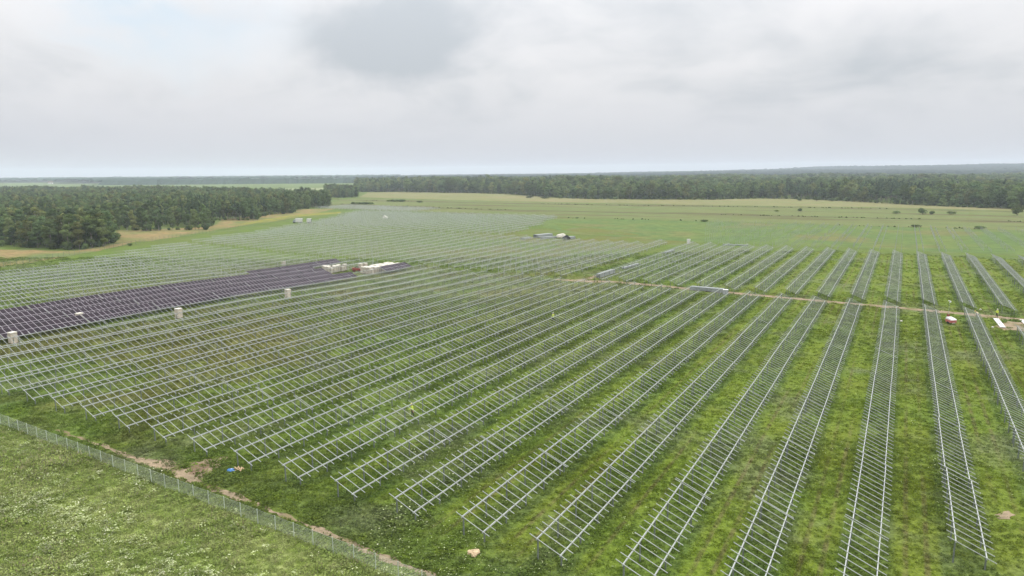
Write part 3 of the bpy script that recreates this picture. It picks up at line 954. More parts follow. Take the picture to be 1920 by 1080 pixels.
FL1 = [(-260, 450), (-60, 455), (0, 459), (60, 466), (140, 469), (190, 464), (211, 456), (214, 446), (190, 436), (100, 428), (-260, 424)]
FL2 = [(-330, 421), (120, 424), (216, 431), (245, 433), (275, 434), (330, 432), (386, 433), (394, 422), (395, 412), (440, 414), (478, 414), (487, 405), (520, 402), (544, 401), (556, 392), (600, 391), (618, 389), (619, 383), (590, 375), (540, 371), (400, 366), (200, 363), (-400, 366)]
left = np.concatenate([fill_poly(FL1, 4.4, 1), fill_poly(FL2, 5.2, 2)])
left = left[vnoise(left, 0.045, 90) < 0.88]
dl = left @ HEAD
sel_near = dl < 560
left_near = left[sel_near]; left_far = left[~sel_near]
clump = fill_poly([(608, 371), (640, 371.5), (671, 370), (668, 364), (640, 361), (612, 363)], 5.5, 3)
right_line = [(668, 360), (740, 360.5), (800, 361), (880, 362), (950, 364), (1045, 371.5), (1120, 373.5), (1340, 374.5), (1370, 373), (1440, 372), (1520, 374), (1600, 378), (1700, 383.5), (1800, 388.5), (1900, 392), (2000, 395), (2250, 403)]
RF1 = right_line + [(2250, 372), (1920, 362), (1600, 355), (1300, 353), (1050, 353), (900, 352), (668, 352)]
RF2 = [(2300, 372), (1920, 362), (1600, 355), (1300, 353), (1050, 353), (900, 352), (668, 352), (668, 347), (900, 343.5), (1300, 340), (1600, 338), (1920, 337), (2300, 340)]
rf1 = fill_poly(RF1, 7.2, 4); rf2 = fill_poly(RF2, 10.5, 5)

def crown_pick(P, seed):
    """patches of pine among the broad-leaved trees"""
    return vnoise(P, 0.018, seed) * 0.7 + vnoise(P, 0.09, seed + 1) * 0.3
# the largest ones stand as trees of their own
dn = left_near @ HEAD
edge = np.argsort(dn)[:300]
solo = left_near[edge]
rest = np.delete(left_near, edge, 0)
solo = solo[np.argsort([proj(p)[0] for p in solo])]
tp = crown_pick(solo, 41)
hv = 0.62 + 0.44 * (0.6 * vnoise(solo, 0.03, 83) + 0.4 * vnoise(solo, 0.09, 84))
tree_no = {}
for i, p in enumerate(solo):
    v = 5 if tp[i] > 0.68 else int(rng.integers(0, 5))
    tr, c_ = TREES[v]
    e = empty('birch_tree' if (v != 5 and (100 + v) % 2) else ('pine_tree' if v == 5 else 'leafy_tree'), (p[0], p[1], 0), float(rng.uniform(0, 6.28)))
    s = float(hv[i] * rng.uniform(0.82, 1.15)); e.scale = (s * 1.25, s * 1.25, s)
    front = p @ HEAD < 330
    kindw = 'birch' if (v != 5 and (100 + v) % 2) else ('dark pine' if v == 5 else 'green broadleaf')
    tree_no[kindw, front] = tree_no.get((kindw, front), 0) + 1
    tag(e, '%s tree %s, %s of its kind from the left' % (kindw, 'in the nearest clump' if front else 'in the left wood behind', ordinal(tree_no[kindw, front])), 'tree', '%s trees, %s' % (kindw, 'nearest clump' if front else 'left wood'))
    inst('trunk', tr, e); inst('crown', c_, e)
tp = crown_pick(rest, 41)
scatter('left_wood', rest, 'tree', rng.uniform(0, 6.28, len(rest)), (0.54 + 0.42 * (0.6 * vnoise(rest, 0.03, 83) + 0.4 * vnoise(rest, 0.09, 84))) * rng.uniform(0.8, 1.2, len(rest)), np.where(tp > 0.66, 5, rng.integers(0, 5, len(rest))), 'green wood stretching back behind the left racks', 'forest')
Pf = np.concatenate([left_far, clump])
tp = crown_pick(Pf, 43)
scatter('far_left_wood', Pf, 'fartree', rng.uniform(0, 6.28, len(Pf)), (0.52 + 0.38 * vnoise(Pf, 0.03, 85)) * rng.uniform(0.8, 1.2, len(Pf)), np.where(tp > 0.66, 4, rng.integers(0, 4, len(Pf))), 'hazy treetops at the back of the left wood', 'forest')
Pr = rf1; tp = crown_pick(Pr, 45); Pr[:, 2] = terrain(Pr[:, 0], Pr[:, 1])
big = np.where(Pr[:, 0] < -330, 1.12, 0.92)
scatter('right_wood', Pr, 'fartree', rng.uniform(0, 6.28, len(Pr)), np.array([[1.3, 1.3, 0.97]]) * (big * (0.52 + 0.82 * (0.6 * vnoise(Pr, 0.022, 81) + 0.4 * vnoise(Pr, 0.07, 82))) * rng.uniform(0.78, 1.2, len(Pr)))[:, None], np.where(tp > 0.62, 4, rng.integers(0, 4, len(Pr))), 'dark wood lining the far side of the hay field', 'forest')
Pr = rf2; tp = crown_pick(Pr, 47); Pr[:, 2] = terrain(Pr[:, 0], Pr[:, 1])
scatter('far_right_wood', Pr, 'fartree', rng.uniform(0, 6.28, len(Pr)), ((0.75 + 0.5 * vnoise(Pr, 0.01, 86)) * rng.uniform(0.8, 1.2, len(Pr)))[:, None] * np.array([[1.7, 1.7, 0.95]]), np.where(tp > 0.62, 4, rng.integers(0, 4, len(Pr))), 'hazy forest rising behind the right wood', 'forest')

# shrubs along the edges of the woods
def edge_shrubs(lines, dens, spread):
    out = []
    for line in lines:
        for a, b in zip(line[:-1], line[1:]):
            a = G(*a); b = G(*b); n = max(1, int(np.linalg.norm(b - a) * dens)); t = rng.random(n)[:, None]
            out.append(a + (b - a) * t + np.stack([rng.normal(0, spread, n), rng.normal(0, spread, n), np.zeros(n)], 1))
    return np.concatenate(out)
SHR_R = edge_shrubs([right_line[5:-1]], 0.28, 2.0)
SHR_L = edge_shrubs([[(0, 458), (60, 465), (140, 468), (190, 463), (210, 456), (213, 447)], [(218, 432), (275, 433), (330, 431), (384, 432), (394, 421), (396, 413), (440, 413), (478, 413), (488, 404), (544, 400), (556, 391.5), (600, 390), (617, 388)]], 0.22, 1.2)
def shrub_mesh(seed):
    r = random.Random(seed)
    lobes = [(r.uniform(-.5, .5) * 2.0, r.uniform(-.5, .5) * 2.0, 3.0 * r.uniform(0.3, 0.65), 2.0 * r.uniform(0.45, 0.7)) for _ in range(6)]
    return crown_mesh(seed, lobes, 330, 0.62, M_LEAF, 0.85)
for i in range(3): proto('shrub', shrub_mesh(260 + i))
SH = np.concatenate([SHR_R, SHR_L])
scatter('wood_edge_shrubs', SH, 'shrub', rng.uniform(0, 6.28, len(SH)), rng.uniform(0.5, 1.5, len(SH)), None, 'leafy shrubs along the edges of the woods', 'shrubs')

# far canopy to the horizon
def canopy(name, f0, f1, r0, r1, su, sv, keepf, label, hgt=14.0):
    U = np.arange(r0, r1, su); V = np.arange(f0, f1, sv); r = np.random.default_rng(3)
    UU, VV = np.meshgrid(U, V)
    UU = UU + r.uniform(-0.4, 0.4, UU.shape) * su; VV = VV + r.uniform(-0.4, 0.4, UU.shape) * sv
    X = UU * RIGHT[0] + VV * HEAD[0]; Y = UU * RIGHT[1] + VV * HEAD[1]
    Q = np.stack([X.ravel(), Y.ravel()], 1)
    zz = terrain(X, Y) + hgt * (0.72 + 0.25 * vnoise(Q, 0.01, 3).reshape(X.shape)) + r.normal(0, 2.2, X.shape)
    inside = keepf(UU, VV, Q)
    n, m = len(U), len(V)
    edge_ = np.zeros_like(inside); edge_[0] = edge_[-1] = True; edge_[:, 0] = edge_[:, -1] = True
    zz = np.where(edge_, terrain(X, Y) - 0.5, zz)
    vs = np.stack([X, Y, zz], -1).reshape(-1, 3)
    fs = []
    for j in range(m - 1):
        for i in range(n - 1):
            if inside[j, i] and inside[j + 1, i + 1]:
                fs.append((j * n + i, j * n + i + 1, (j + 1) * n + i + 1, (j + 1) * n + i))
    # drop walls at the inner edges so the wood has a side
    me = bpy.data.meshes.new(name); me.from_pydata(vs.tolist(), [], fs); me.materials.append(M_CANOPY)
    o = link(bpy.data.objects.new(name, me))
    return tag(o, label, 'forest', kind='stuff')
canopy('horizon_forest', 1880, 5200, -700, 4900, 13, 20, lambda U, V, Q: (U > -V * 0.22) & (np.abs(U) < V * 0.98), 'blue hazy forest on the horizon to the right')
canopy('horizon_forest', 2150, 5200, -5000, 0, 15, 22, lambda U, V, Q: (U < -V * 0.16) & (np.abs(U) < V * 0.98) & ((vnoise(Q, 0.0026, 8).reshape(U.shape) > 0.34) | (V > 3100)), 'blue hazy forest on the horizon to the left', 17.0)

# bushes in the fields
def bush_mesh(seed, H, rad, nq, size):
    r = random.Random(seed)
    lobes = [(r.uniform(-.5, .5) * rad, r.uniform(-.5, .5) * rad, H * r.uniform(0.35, 0.66), rad * r.uniform(0.45, 0.7)) for _ in range(7)]
    return crown_mesh(seed, lobes, nq, size, M_BUSH, 0.8)
def bush_stems(seed, H):
    mb = MB(); r = random.Random(seed)
    for i in range(4):
        a = r.uniform(0, 6.28)
        mb.tube([(0.1 * math.cos(a), 0.1 * math.sin(a), -0.1), (0.5 * math.cos(a), 0.5 * math.sin(a), H * 0.35), (0.9 * math.cos(a), 0.9 * math.sin(a), H * 0.62)], [0.08, 0.06, 0.02], 5)
    return mb.mesh('stem', M_TRUNK)
BUSHES = [(bush_stems(i, 4.0), bush_mesh(200 + i, 4.0, 2.4, 700, 0.5)) for i in range(3)]
bush_spec = [
    (1730, 402, 1.35, 1.3, 'round dark bush standing alone in the right pasture'),
    (1747, 402.5, 0.9, 0.75, 'small dark bush just right of the round one in the pasture'),
    (1784, 402, 1.3, 0.7, 'low wide bush right of the round bush pair'),
    (1680, 401, 1.2, 0.6, 'low pale bush left of the round bush in the pasture'),
    (1907, 404, 1.5, 1.75, 'tall rounded bush at the right edge of the photo'),
    (1500, 397.5, 0.85, 0.85, 'small bush in the middle of the hay strips'),
    (1456, 397, 0.8, 0.4, 'tiny low bush at the left end of the right pasture'),
    (1498, 377, 1.1, 0.9, 'small bush in front of the right wood, left of three'),
    (1531, 377, 1.7, 1.35, 'large bush in front of the right wood, middle of three'),
    (1560, 377.5, 1.5, 0.8, 'low bush in front of the right wood, right of three'),
    (994, 371.5, 2.2, 0.8, 'low bush at the left of two before the middle wood'),
    (1022, 372.5, 2.2, 0.6, 'low bush at the right of two before the middle wood'),
    (729, 378, 1.8, 0.6, 'low flat bush left of the hedge thicket in the far field'),
    (786, 380, 1.8, 0.6, 'low flat bush right of the hedge thicket in the far field'),
    (480, 411, 1.35, 1.5, 'round dark bush at the corner of the left wood'),
    (563, 393.5, 1.5, 1.9, 'pale round bush at the foot of the far left wood'),
    (1320, 415.5, 1.2, 0.35, 'flat scrub on the crop edge, left of the middle'),
    (1716, 425.5, 1.3, 0.4, 'dark flat scrub on the far edge of the crop'),
    (1838, 429.5, 1.2, 0.45, 'small dark scrub on the crop edge near the right'),
    (244, 461.5, 0.5, 0.4, 'small dark shrub beside the fence left of the racks'),
]
for i, (a, b, sw, sh, lab) in enumerate(bush_spec):
    p = G(a, b); st, cr_ = BUSHES[i % 3]
    e = empty('bush', (p[0], p[1], 0), i * 1.3); e.scale = (sw, sw, sh * 1.05)
    tag(e, lab, 'bush', 'bushes in the fields')
    inst('stem', st, e); inst('foliage', cr_, e)
for lab, a, b, n, sh in [('long low thicket left of the two in the far field', (664, 384), (696, 384.5), 6, 0.9), ('long low thicket right of the two in the far field', (738, 379), (757, 379), 5, 0.9)]:
    A_ = G(*a); B_ = G(*b)
    e = empty('thicket', ((A_[0] + B_[0]) / 2, (A_[1] + B_[1]) / 2, 0)); tag(e, lab, 'thicket')
    for k in range(n):
        q = A_ + (B_ - A_) * k / (n - 1)
        inst('foliage', BUSHES[k % 3][1], e, (q[0] - e.location.x, q[1] - e.location.y, 0), (0, 0, k * 1.7), (1.25, 1.25, sh))
# weeds along the ditches and the crop's far edge
W = []
for line, dens in ((px((640, 383), (900, 392.5), (1200, 399.5), (1500, 406), (1920, 416), (2200, 424)), 0.5), (px((620, 374.5), (900, 380.5), (1200, 385.5), (1440, 388.5), (1650, 391.5), (1920, 397.5), (2200, 404)), 0.35), (px((1060, 409), (1200, 411.5), (1500, 420.5), (1920, 432), (2200, 441)), 0.22)):
    for a, b in zip(line[:-1], line[1:]):
        L = np.linalg.norm(b - a); n = int(L * dens)
        t = rng.random(n)[:, None]
        q = a + (b - a) * t + np.stack([rng.normal(0, 1.2, n), rng.normal(0, 1.2, n), np.zeros(n)], 1)
        W.append(q)
W = np.concatenate(W)
W = W[vnoise(W, 0.03, 51) > 0.45]
for i in range(2): proto('scrub', bush_mesh(230 + i, 1.0, 0.9, 60, 0.5))
scatter('ditch_scrub', W, 'scrub', rng.uniform(0, 6.28, len(W)), rng.uniform(0.35, 0.8, len(W)), None, 'dark scrub and reeds lining the field ditches', 'scrub')

# ---------------------------------------------------------------- people
def person(name, px_, py_, label, rz, vest, trousers, helmet, pose):
    p = G(px_, py_)
    e = empty(name, (p[0], p[1], 0), rz); tag(e, label, 'person')
    V = []; E_ = []; Rd = []
    def chain(pts, start=None):
        prev = start
        for q, r in pts:
            V.append(q); Rd.append(r); i = len(V) - 1
            if prev is not None: E_.append((prev, i))
            prev = i
        return prev
    # x = right, y = facing, z up
    b = pose.get('bend', 0.0)
    def up_(q):      # bend the upper body forward about the hips
        y, z = q[1], q[2] - 0.95
        return (q[0], y * math.cos(b) + z * math.sin(b), 0.95 + z * math.cos(b) - y * math.sin(b))
    V.append((0, 0, 0.95)); Rd.append(0.15)
    chest = chain([(up_((0, 0, 1.12)), 0.15), (up_((0, 0.0, 1.30)), 0.17), (up_((0, 0, 1.42)), 0.13)], 0)
    chain([(up_((0, 0.0, 1.50)), 0.06), (up_((0, 0.015, 1.60)), 0.095), (up_((0, 0.02, 1.68)), 0.10), (up_((0, 0.01, 1.75)), 0.06)], chest)
    kn = pose.get('knee', 0.03); st = pose.get('stride', 0.08)
    for s in (-1, 1):
        yy = st * s
        chain([((0.10 * s, 0, 0.88), 0.105), ((0.115 * s, kn + yy * 0.5, 0.50), 0.075), ((0.12 * s, yy - 0.02, 0.10), 0.052), ((0.125 * s, yy + 0.03, 0.05), 0.05), ((0.13 * s, yy + 0.16, 0.04), 0.042)], 0)
        ar = pose['arms'][0 if s < 0 else 1]
        sh = up_((0.19 * s, 0, 1.40))
        hand = chain([(sh, 0.075), ((sh[0] + ar[0][0] * s, sh[1] + ar[0][1], sh[2] + ar[0][2]), 0.05), ((sh[0] + ar[1][0] * s, sh[1] + ar[1][1], sh[2] + ar[1][2]), 0.036)], chest)
        h0 = Vector(V[hand]); d = (h0 - Vector(V[hand - 1])).normalized()
        palm = chain([(tuple(h0 + d * 0.06), 0.036)], hand)
        side = d.cross(Vector((0, 1, 0.2))).normalized()
        for k, (o_, l_) in enumerate(((-0.03, 0.065), (-0.01, 0.075), (0.01, 0.07), (0.03, 0.055))):
            q = h0 + d * 0.09 + side * o_
            chain([(tuple(q), 0.011), (tuple(q + d * l_ * 0.6 + Vector((0, 0.012, 0))), 0.010), (tuple(q + d * l_ + Vector((0, 0.03, 0))), 0.008)], palm)
        q = h0 + d * 0.03 + side * -0.04 * s
        chain([(tuple(q), 0.012), (tuple(q + d * 0.04 - side * 0.03 * s), 0.009)], palm)
    me = bpy.data.meshes.new('body'); me.from_pydata(V, E_, [])
    tmp = bpy.data.objects.new('body', me); COL.objects.link(tmp)
    sk = tmp.modifiers.new('skin', 'SKIN')
    if not me.skin_vertices: 
        bpy.context.view_layer.objects.active = tmp
    lay = me.skin_vertices[0].data
    for i, r in enumerate(Rd):
        lay[i].radius = (r, r * (0.8 if i < 4 else 1.0)); lay[i].use_root = (i == 0)
    tmp.modifiers.new('sub', 'SUBSURF').levels = 1
    dg = bpy.context.evaluated_depsgraph_get()
    bm_ = bpy.data.meshes.new_from_object(tmp.evaluated_get(dg))
    bpy.data.objects.remove(tmp)
    bm_.materials.clear()
    for m in (M_SKIN, vest, trousers, M_BLACK): bm_.materials.append(m)
    for pl in bm_.polygons:
        c = pl.center; pl.use_smooth = True
        # undo the bend to decide what is clothed
        y, z = c.y, c.z - 0.95
        zz = 0.95 + y * math.sin(b) + z * math.cos(b) if c.z > 0.95 or b > 0.4 and c.y > 0.15 else c.z
        if zz > 1.49 and abs(c.x) < 0.14: mi = 0
        elif zz > 0.93: mi = 1
        elif zz < 0.09: mi = 3
        else: mi = 2
        if abs(c.x) > 0.17 and c.z < 1.02 and c.z > 0.6: mi = 0 if c.z < 0.95 else 1
        pl.material_index = mi
    bm_.name = 'body'
    inst('body', bm_, e)
    hp = up_((0, 0.02, 1.70))
    hm = MB()
    rings = [(0.128, 0.0), (0.125, 0.05), (0.10, 0.10), (0.05, 0.13), (0.01, 0.138)]
    hm.tube([(0, 0, z) for r, z in rings], [r for r, z in rings], 12)
    hm.box((0, 0.12, 0.005), (0.18, 0.10, 0.018))
    inst('helmet', hm.mesh('helmet', helmet, True), e, hp, (-b, 0, 0))
    return e
ARM_DOWN = ((0.06, 0.02, -0.28), (0.09, 0.10, -0.52))
ARM_FWD = ((0.05, 0.10, -0.25), (0.02, 0.36, -0.22))
person('person', 774, 781, 'person in yellow vest and helmet working among the near racks', 2.6, M_VEST, M_TROUS, M_HELM, {'arms': (ARM_FWD, ARM_DOWN), 'bend': 0.12})
person('person', 1037, 602, 'person in pale vest standing far back between the rack rows', 0.4, M_VEST, M_TROUS, M_HELMW, {'arms': (ARM_DOWN, ARM_FWD)})
person('person', 1869, 595, 'person in yellow vest and dark trousers standing beside the dirt track', 2.2, M_VEST, M_TROUS, M_HELMW, {'arms': (ARM_DOWN, ARM_FWD)})
person('person', 1834, 596.5, 'person bending forward in cream vest and grey trousers under the last rack', 1.3, M_ORANGE, M_JEANS, M_HELM, {'arms': (((0.04, 0.20, -0.22), (0.0, 0.34, -0.42)), ((0.04, 0.2, -0.2), (0.0, 0.36, -0.4))), 'bend': 0.95, 'knee': 0.12})

# ---------------------------------------------------------------- stacked module pallets
def pallet_meshes(h):
    b = MB()
    for yy in (-0.5, 0, 0.5): b.box((0, yy, 0.05), (1.12, 0.1, 0.10))
    for xx in (-0.48, -0.24, 0, 0.24, 0.48): b.box((xx, 0, 0.113), (0.1, 1.12, 0.024))
    c = MB()
    nl = max(1, round(h / 1.1)); hh = (h - 0.16) / nl
    for i in range(nl):
        z0 = 0.13 + i * hh
        for q in range(4):      # upright boards and corner posts of each crate layer
            c.box(((-0.52, 0.52, -0.52, 0.52)[q], (-0.52, -0.52, 0.52, 0.52)[q], z0 + hh / 2), (0.08, 0.08, hh - 0.02))
        c.box((0, 0, z0 + hh / 2 - 0.01), (1.02, 1.02, hh - 0.05))
        c.box((0, 0, z0 + 0.05), (1.08, 1.08, 0.05)); c.box((0, 0, z0 + hh - 0.07), (1.08, 1.08, 0.05))
    t = MB()
    t.box((0, 0, h - 0.005), (1.14, 1.14, 0.05))
    for q in range(4):          # film flaps hanging over the top edges
        a = q * math.pi / 2
        t.box((math.cos(a) * 0.575, math.sin(a) * 0.575, h - 0.09), (0.012 if q % 2 == 0 else 1.12, 1.12 if q % 2 == 0 else 0.012, 0.16))
    return b.mesh('pallet', M_DARKWOOD), c.mesh('crate', M_CARTON), t.mesh('top_sheet', M_WHITE)
PAL = {h: pallet_meshes(h) for h in (1.2, 1.7, 2.2)}
def pallet(x, y, h, label, rz=0.0, group=None):
    e = empty('module_pallet', (x, y, float(terrain(x, y))), rz); tag(e, label, 'pallet', group)
    inst('pallet', PAL[h][0], e); cr_o = inst('crate', PAL[h][1], e); inst('top_sheet', PAL[h][2], cr_o)
    return e
singles = [(25, 641, 2.2, 'white topped crate stack at the left edge before the solar panels'),
           (150, 603, 2.2, 'white topped crate stack among the panels, second from the left edge'),
           (335, 590, 2.2, 'white topped crate stack before the panels, third from the left edge'),
           (405, 562, 1.7, 'low white crate among the panels, fourth from the left edge'),
           (540, 551, 2.2, 'white topped crate stack before the panels, fifth from the left edge'),
           (532, 490, 1.7, 'lone white crate behind the panels near the upper panel block')]
for a, b, h, lab in singles:
    p = G(a, b); x = p[0]; y = p[1]
    z = float(terrain(x, y)); f_ = (CAM_H - z) / CAM_H
    # keep stacks in the aisles between tables
    u = ((x - (X0 - RW)) / PX_) % 1.0
    if u < 0.62: x2 = x + (0.62 - u) * PX_; y *= x2 / x; x = x2
    if u > 0.92: x2 = x - (u - 0.92) * PX_; y *= x2 / x; x = x2
    pallet(x, y, h, lab, 0.03 * (a % 7 - 3))
n_ = 0
for i in range(10):
    for j in range(4):
        x = -148.9 - 1.32 * j; y = 167.4 + 1.42 * i + 0.1 * ((i * 7 + j * 3) % 4)
        n_ += 1
        pallet(x, y, 2.2 if (i + j) % 5 else 1.7, 'white topped crate in the right stack, %s column along, %s' % (ordinal(i + 1), ('front line', 'second line', 'third line', 'back line')[j]), 0.02 * ((i * 5 + j) % 5 - 2), 'crates stacked at the right of the red loader')
left_spots = [(0, 0), (0, 1), (0, 2.1), (1, 0), (1, 1), (1, 2.2), (2.1, 0.2), (2.1, 1.3), (3.3, 0.1), (3.4, 1.2), (4.7, 0.6), (1, 3.6), (2.0, 3.8)]
for q, (i, j) in enumerate(left_spots):
    pallet(-162.6 - 1.35 * j + 0.15 * (q % 3), 163.0 + 1.5 * i, 2.2 if q % 4 else 1.7, 'white topped crate in the left stack, %s counted from the panels' % ordinal(q + 1), 0.05 * (q % 3 - 1), 'crates stacked at the left of the red loader')
for q, (a, b) in enumerate(((676, 497.5), (685, 496.5))):
    p = G(a, b); pallet(p[0], p[1], 2.2, 'single crate stack just right of the red loader, %s of two' % ('left' if q == 0 else 'right'), 0.1, 'crates beside the red loader')

# red loader between the stacks
p = G(668, 501)
e = empty('red_loader', (p[0], p[1], float(terrain(p[0], p[1]))), 0.9); tag(e, 'small red loader parked between the two crate stacks', 'loader')
b = MB(); b.box((0, 0, 0.85), (2.6, 1.3, 0.6)); b.box((-1.0, 0, 1.25), (0.7, 1.2, 0.4)); b.build('body', M_RED, e)
b = MB(); b.box((0.2, 0, 1.75), (0.9, 1.0, 0.06))
for sx in (-0.2, 0.6):
    for sy in (-0.45, 0.45): b.bar((sx, sy, 1.1), (sx, sy, 1.75), 0.06, 0.06)
b.build('cab_frame', M_BLACK, e)
b = MB(); b.bar((-0.6, 0.3, 1.5), (1.9, 0.3, 0.7), 0.22, 0.22); b.bar((1.9, -0.5, 0.5), (1.9, 0.6, 0.5), 0.1, 0.6); b.build('arm', M_RED, e)
for yy in (-0.3, 0.3):
    b = MB(); b.bar((1.95, yy, 0.25), (3.0, yy, 0.25), 0.12, 0.05); b.build('fork', M_BLACK, e)
wme = MB().tube([(0, -0.14, 0), (0, 0.14, 0)], [0.42, 0.42], 14).mesh('wheel', M_BLACK)
hub_me = MB().tube([(0, -0.16, 0), (0, 0.16, 0)], [0.2, 0.2], 10).mesh('hub', M_RED)
for sx in (-0.85, 0.85):
    for sy in (-0.75, 0.75):
        wo_ = inst('wheel', wme, e, (sx, sy, 0.42))
        inst('hub', hub_me, wo_)

# ---------------------------------------------------------------- mast trailer by the track
p = G(1782, 607)
e = empty('mast_trailer', (p[0], p[1], 0), YAW + 0.1); e.scale = (0.86, 0.86, 0.9); tag(e, 'red and white trailer with tall thin lamp mast on the grass', 'trailer')
b = MB()
b.add([(-0.72, -0.95, 0.42), (0.72, -0.95, 0.42), (0.72, 0.75, 0.42), (-0.72, 0.75, 0.42), (-0.72, -0.95, 0.98), (0.72, -0.95, 0.98), (0.72, 0.75, 1.08), (-0.72, 0.75, 1.08)],
      [(3, 2, 1, 0), (4, 5, 6, 7), (0, 1, 5, 4), (1, 2, 6, 5), (2, 3, 7, 6), (3, 0, 4, 7)])
b.build('body', simple('faded_red', (0.55, 0.16, 0.15), 0.5, 0, 0.4, 0.08), e)
b = MB()
b.add([(-0.78, -1.0, 0.985), (0.78, -1.0, 0.985), (0.78, 0.80, 1.09), (-0.78, 0.80, 1.09), (-0.70, -0.80, 1.22), (0.70, -0.80, 1.22), (0.62, 0.7, 1.5), (-0.62, 0.7, 1.5)],
      [(3, 2, 1, 0), (4, 5, 6, 7), (0, 1, 5, 4), (1, 2, 6, 5), (2, 3, 7, 6), (3, 0, 4, 7)])
b.build('lid', M_PALE, e)
b = MB(); b.box((0, -0.97, 0.62), (1.30, 0.03, 0.10)); b.build('stripe', M_RUST, e)
b = MB(); b.box((0, -0.98, 0.36), (0.62, 0.12, 0.12)); b.build('bumper', M_PALE, e)
for s_ in (-1, 1):
    inst('wheel', MB().tube([(-0.1, 0, 0), (0.1, 0, 0)], [0.3, 0.3], 14).mesh('wheel', M_BLACK), e, (0.8 * s_, -0.1, 0.3))
b = MB(); b.box((0.05, 0.98, 1.25), (0.42, 0.42, 1.5)); b.build('winch_housing', M_RUST, e)
b = MB(); b.bar((0, 1.3, 0.4), (0, 2.3, 0.4), 0.08, 0.08); b.build('drawbar', M_BLACK, e)
b = MB(); b.tube([(0.05, 0.98, 1.9), (0.05, 0.98, 3.4), (0.05, 0.98, 4.9)], [0.045, 0.035, 0.028], 8); mast_o = b.build('mast', M_STEEL, e)
b = MB(); b.bar((-0.18, 0.98, 5.02), (0.3, 0.98, 5.02), 0.06, 0.06); b.box((0.28, 0.96, 4.86), (0.16, 0.2, 0.28)); b.box((-0.14, 0.96, 5.08), (0.3, 0.2, 0.12)); b.box((0.14, 0.96, 4.72), (0.24, 0.18, 0.1))
b.build('lamp_head', M_LAMP, mast_o)

# white boards lying on the ground
def board(cx, cy, L, W_, rz, label):
    p = G(cx, cy)
    e = empty('white_board', (p[0], p[1], 0), rz); tag(e, label, 'board')
    b = MB(); b.box((0, 0, 0.16), (W_, L, 0.06)); b.box((0, 0, 0.195), (W_ - 0.1, L - 0.1, 0.012)); b.build('sheet', M_PALE, e)
    for yy in (-L * 0.36, 0, L * 0.36):
        b = MB(); b.box((0, yy, 0.06), (W_ * 0.95, 0.1, 0.13)); b.build('bearer', M_WOOD, e)
a_ = G(1866.5, 598); c_ = G(1880, 615); ang_ = math.atan2(c_[1] - a_[1], c_[0] - a_[0]) + math.pi / 2
Lb = float(np.linalg.norm((c_ - a_)[:2]))
board(1873.5, 606.5, min(Lb, 9.0), 0.95, ang_, 'long white board lying on the ground right of the last rack')
board(1925, 609, min(Lb, 9.0), 0.95, ang_, 'white board cut by the right edge of the photo')
for a, b_, lab in ((1861, 615, 'small white bag beside the long white board'), (1838, 581.5, 'small white bag on the grass beyond the bending person'), (1690, 603.5, 'small white scrap on grass left of the mast trailer')):
    p = G(a, b_); mbx = MB()
    bm = bmesh.new(); bmesh.ops.create_icosphere(bm, subdivisions=2, radius=0.24)
    r2 = random.Random(int(a))
    for v in bm.verts: v.co *= r2.uniform(0.75, 1.15); v.co.z = max(-0.15, v.co.z * 0.8)
    me = bpy.data.meshes.new('bag'); bm.to_mesh(me); bm.free(); me.materials.append(M_WHITE)
    o = link(bpy.data.objects.new('white_bag', me)); o.location = (p[0], p[1], 0.16); tag(o, lab, 'bag')

# ---------------------------------------------------------------- steel bundles
def bundle(name, a, b, wdt, hgt, nx, nz, label, mat=None, open_end=False):
    """stack of long channel profiles lying from a to b"""
    a = np.array(a[:2]); b = np.array(b[:2]); L = float(np.linalg.norm(b - a)); ang = math.atan2(b[1] - a[1], b[0] - a[0])
    e = empty(name, (a[0], a[1], float(terrain(a[0], a[1]))), ang); tag(e, label, 'steel bundle')
    w1 = wdt / nx; h1 = hgt / nz
    m = MB()
    t = min(0.02, w1 * 0.12)
    m.box((L / 2, 0, h1 - 0.012 - t / 2), (L, w1 - 0.012, t)); m.box((L / 2, -w1 / 2 + 0.006 + t / 2, h1 / 2 - 0.01), (L, t, h1 - 0.02 - t)); m.box((L / 2, w1 / 2 - 0.006 - t / 2, h1 / 2 - 0.01), (L, t, h1 - 0.02 - t))
    pm = m.mesh('profile', mat or M_BUNDLE)
    for i in range(nx):
        for j in range(nz):
            inst('profile', pm, e, (random.uniform(-0.12, 0.12), -wdt / 2 + w1 * (i + 0.5), 0.16 + j * h1))
    bm_ = MB().box((0, 0, 0), (0.12, wdt + 0.3, 0.14)).mesh('bearer', M_DARKWOOD)
    for q in (0.12, 0.5, 0.88): inst('bearer', bm_, e, (L * q, 0, 0.075))
    sm = MB().box((0, 0, 0), (0.04, wdt + 0.03, 0.012)).mesh('strap', M_BLACK)
    for q in (0.25, 0.75): inst('strap', sm, e, (L * q, 0, 0.155 + hgt))
    return e
bundle('steel_bundle', G(1296, 543.5), G(1356, 549), 1.5, 0.9, 8, 5, 'long bundle of galvanised profiles lying beside the dirt track')
p = G(1360, 553)
e = empty('wrapped_pallet', (p[0], p[1], 0), YAW * 0.6); tag(e, 'white wrapped pallet at the right end of the steel bundle', 'pallet')
b = MB(); b.box((0, 0, 0.07), (1.3, 1.3, 0.12)); b.build('pallet', M_DARKWOOD, e)
b = MB(); b.box((0, 0, 0.74), (1.2, 1.2, 1.2)); b.build('load', simple('grey_film', (0.33, 0.34, 0.36), 0.35, 0, 0.5, 0.15, 3), e)
b = MB(); b.box((0, 0, 1.37), (1.26, 1.26, 0.07)); b.build('top_sheet', M_PALE, e)
p = G(1311, 541)
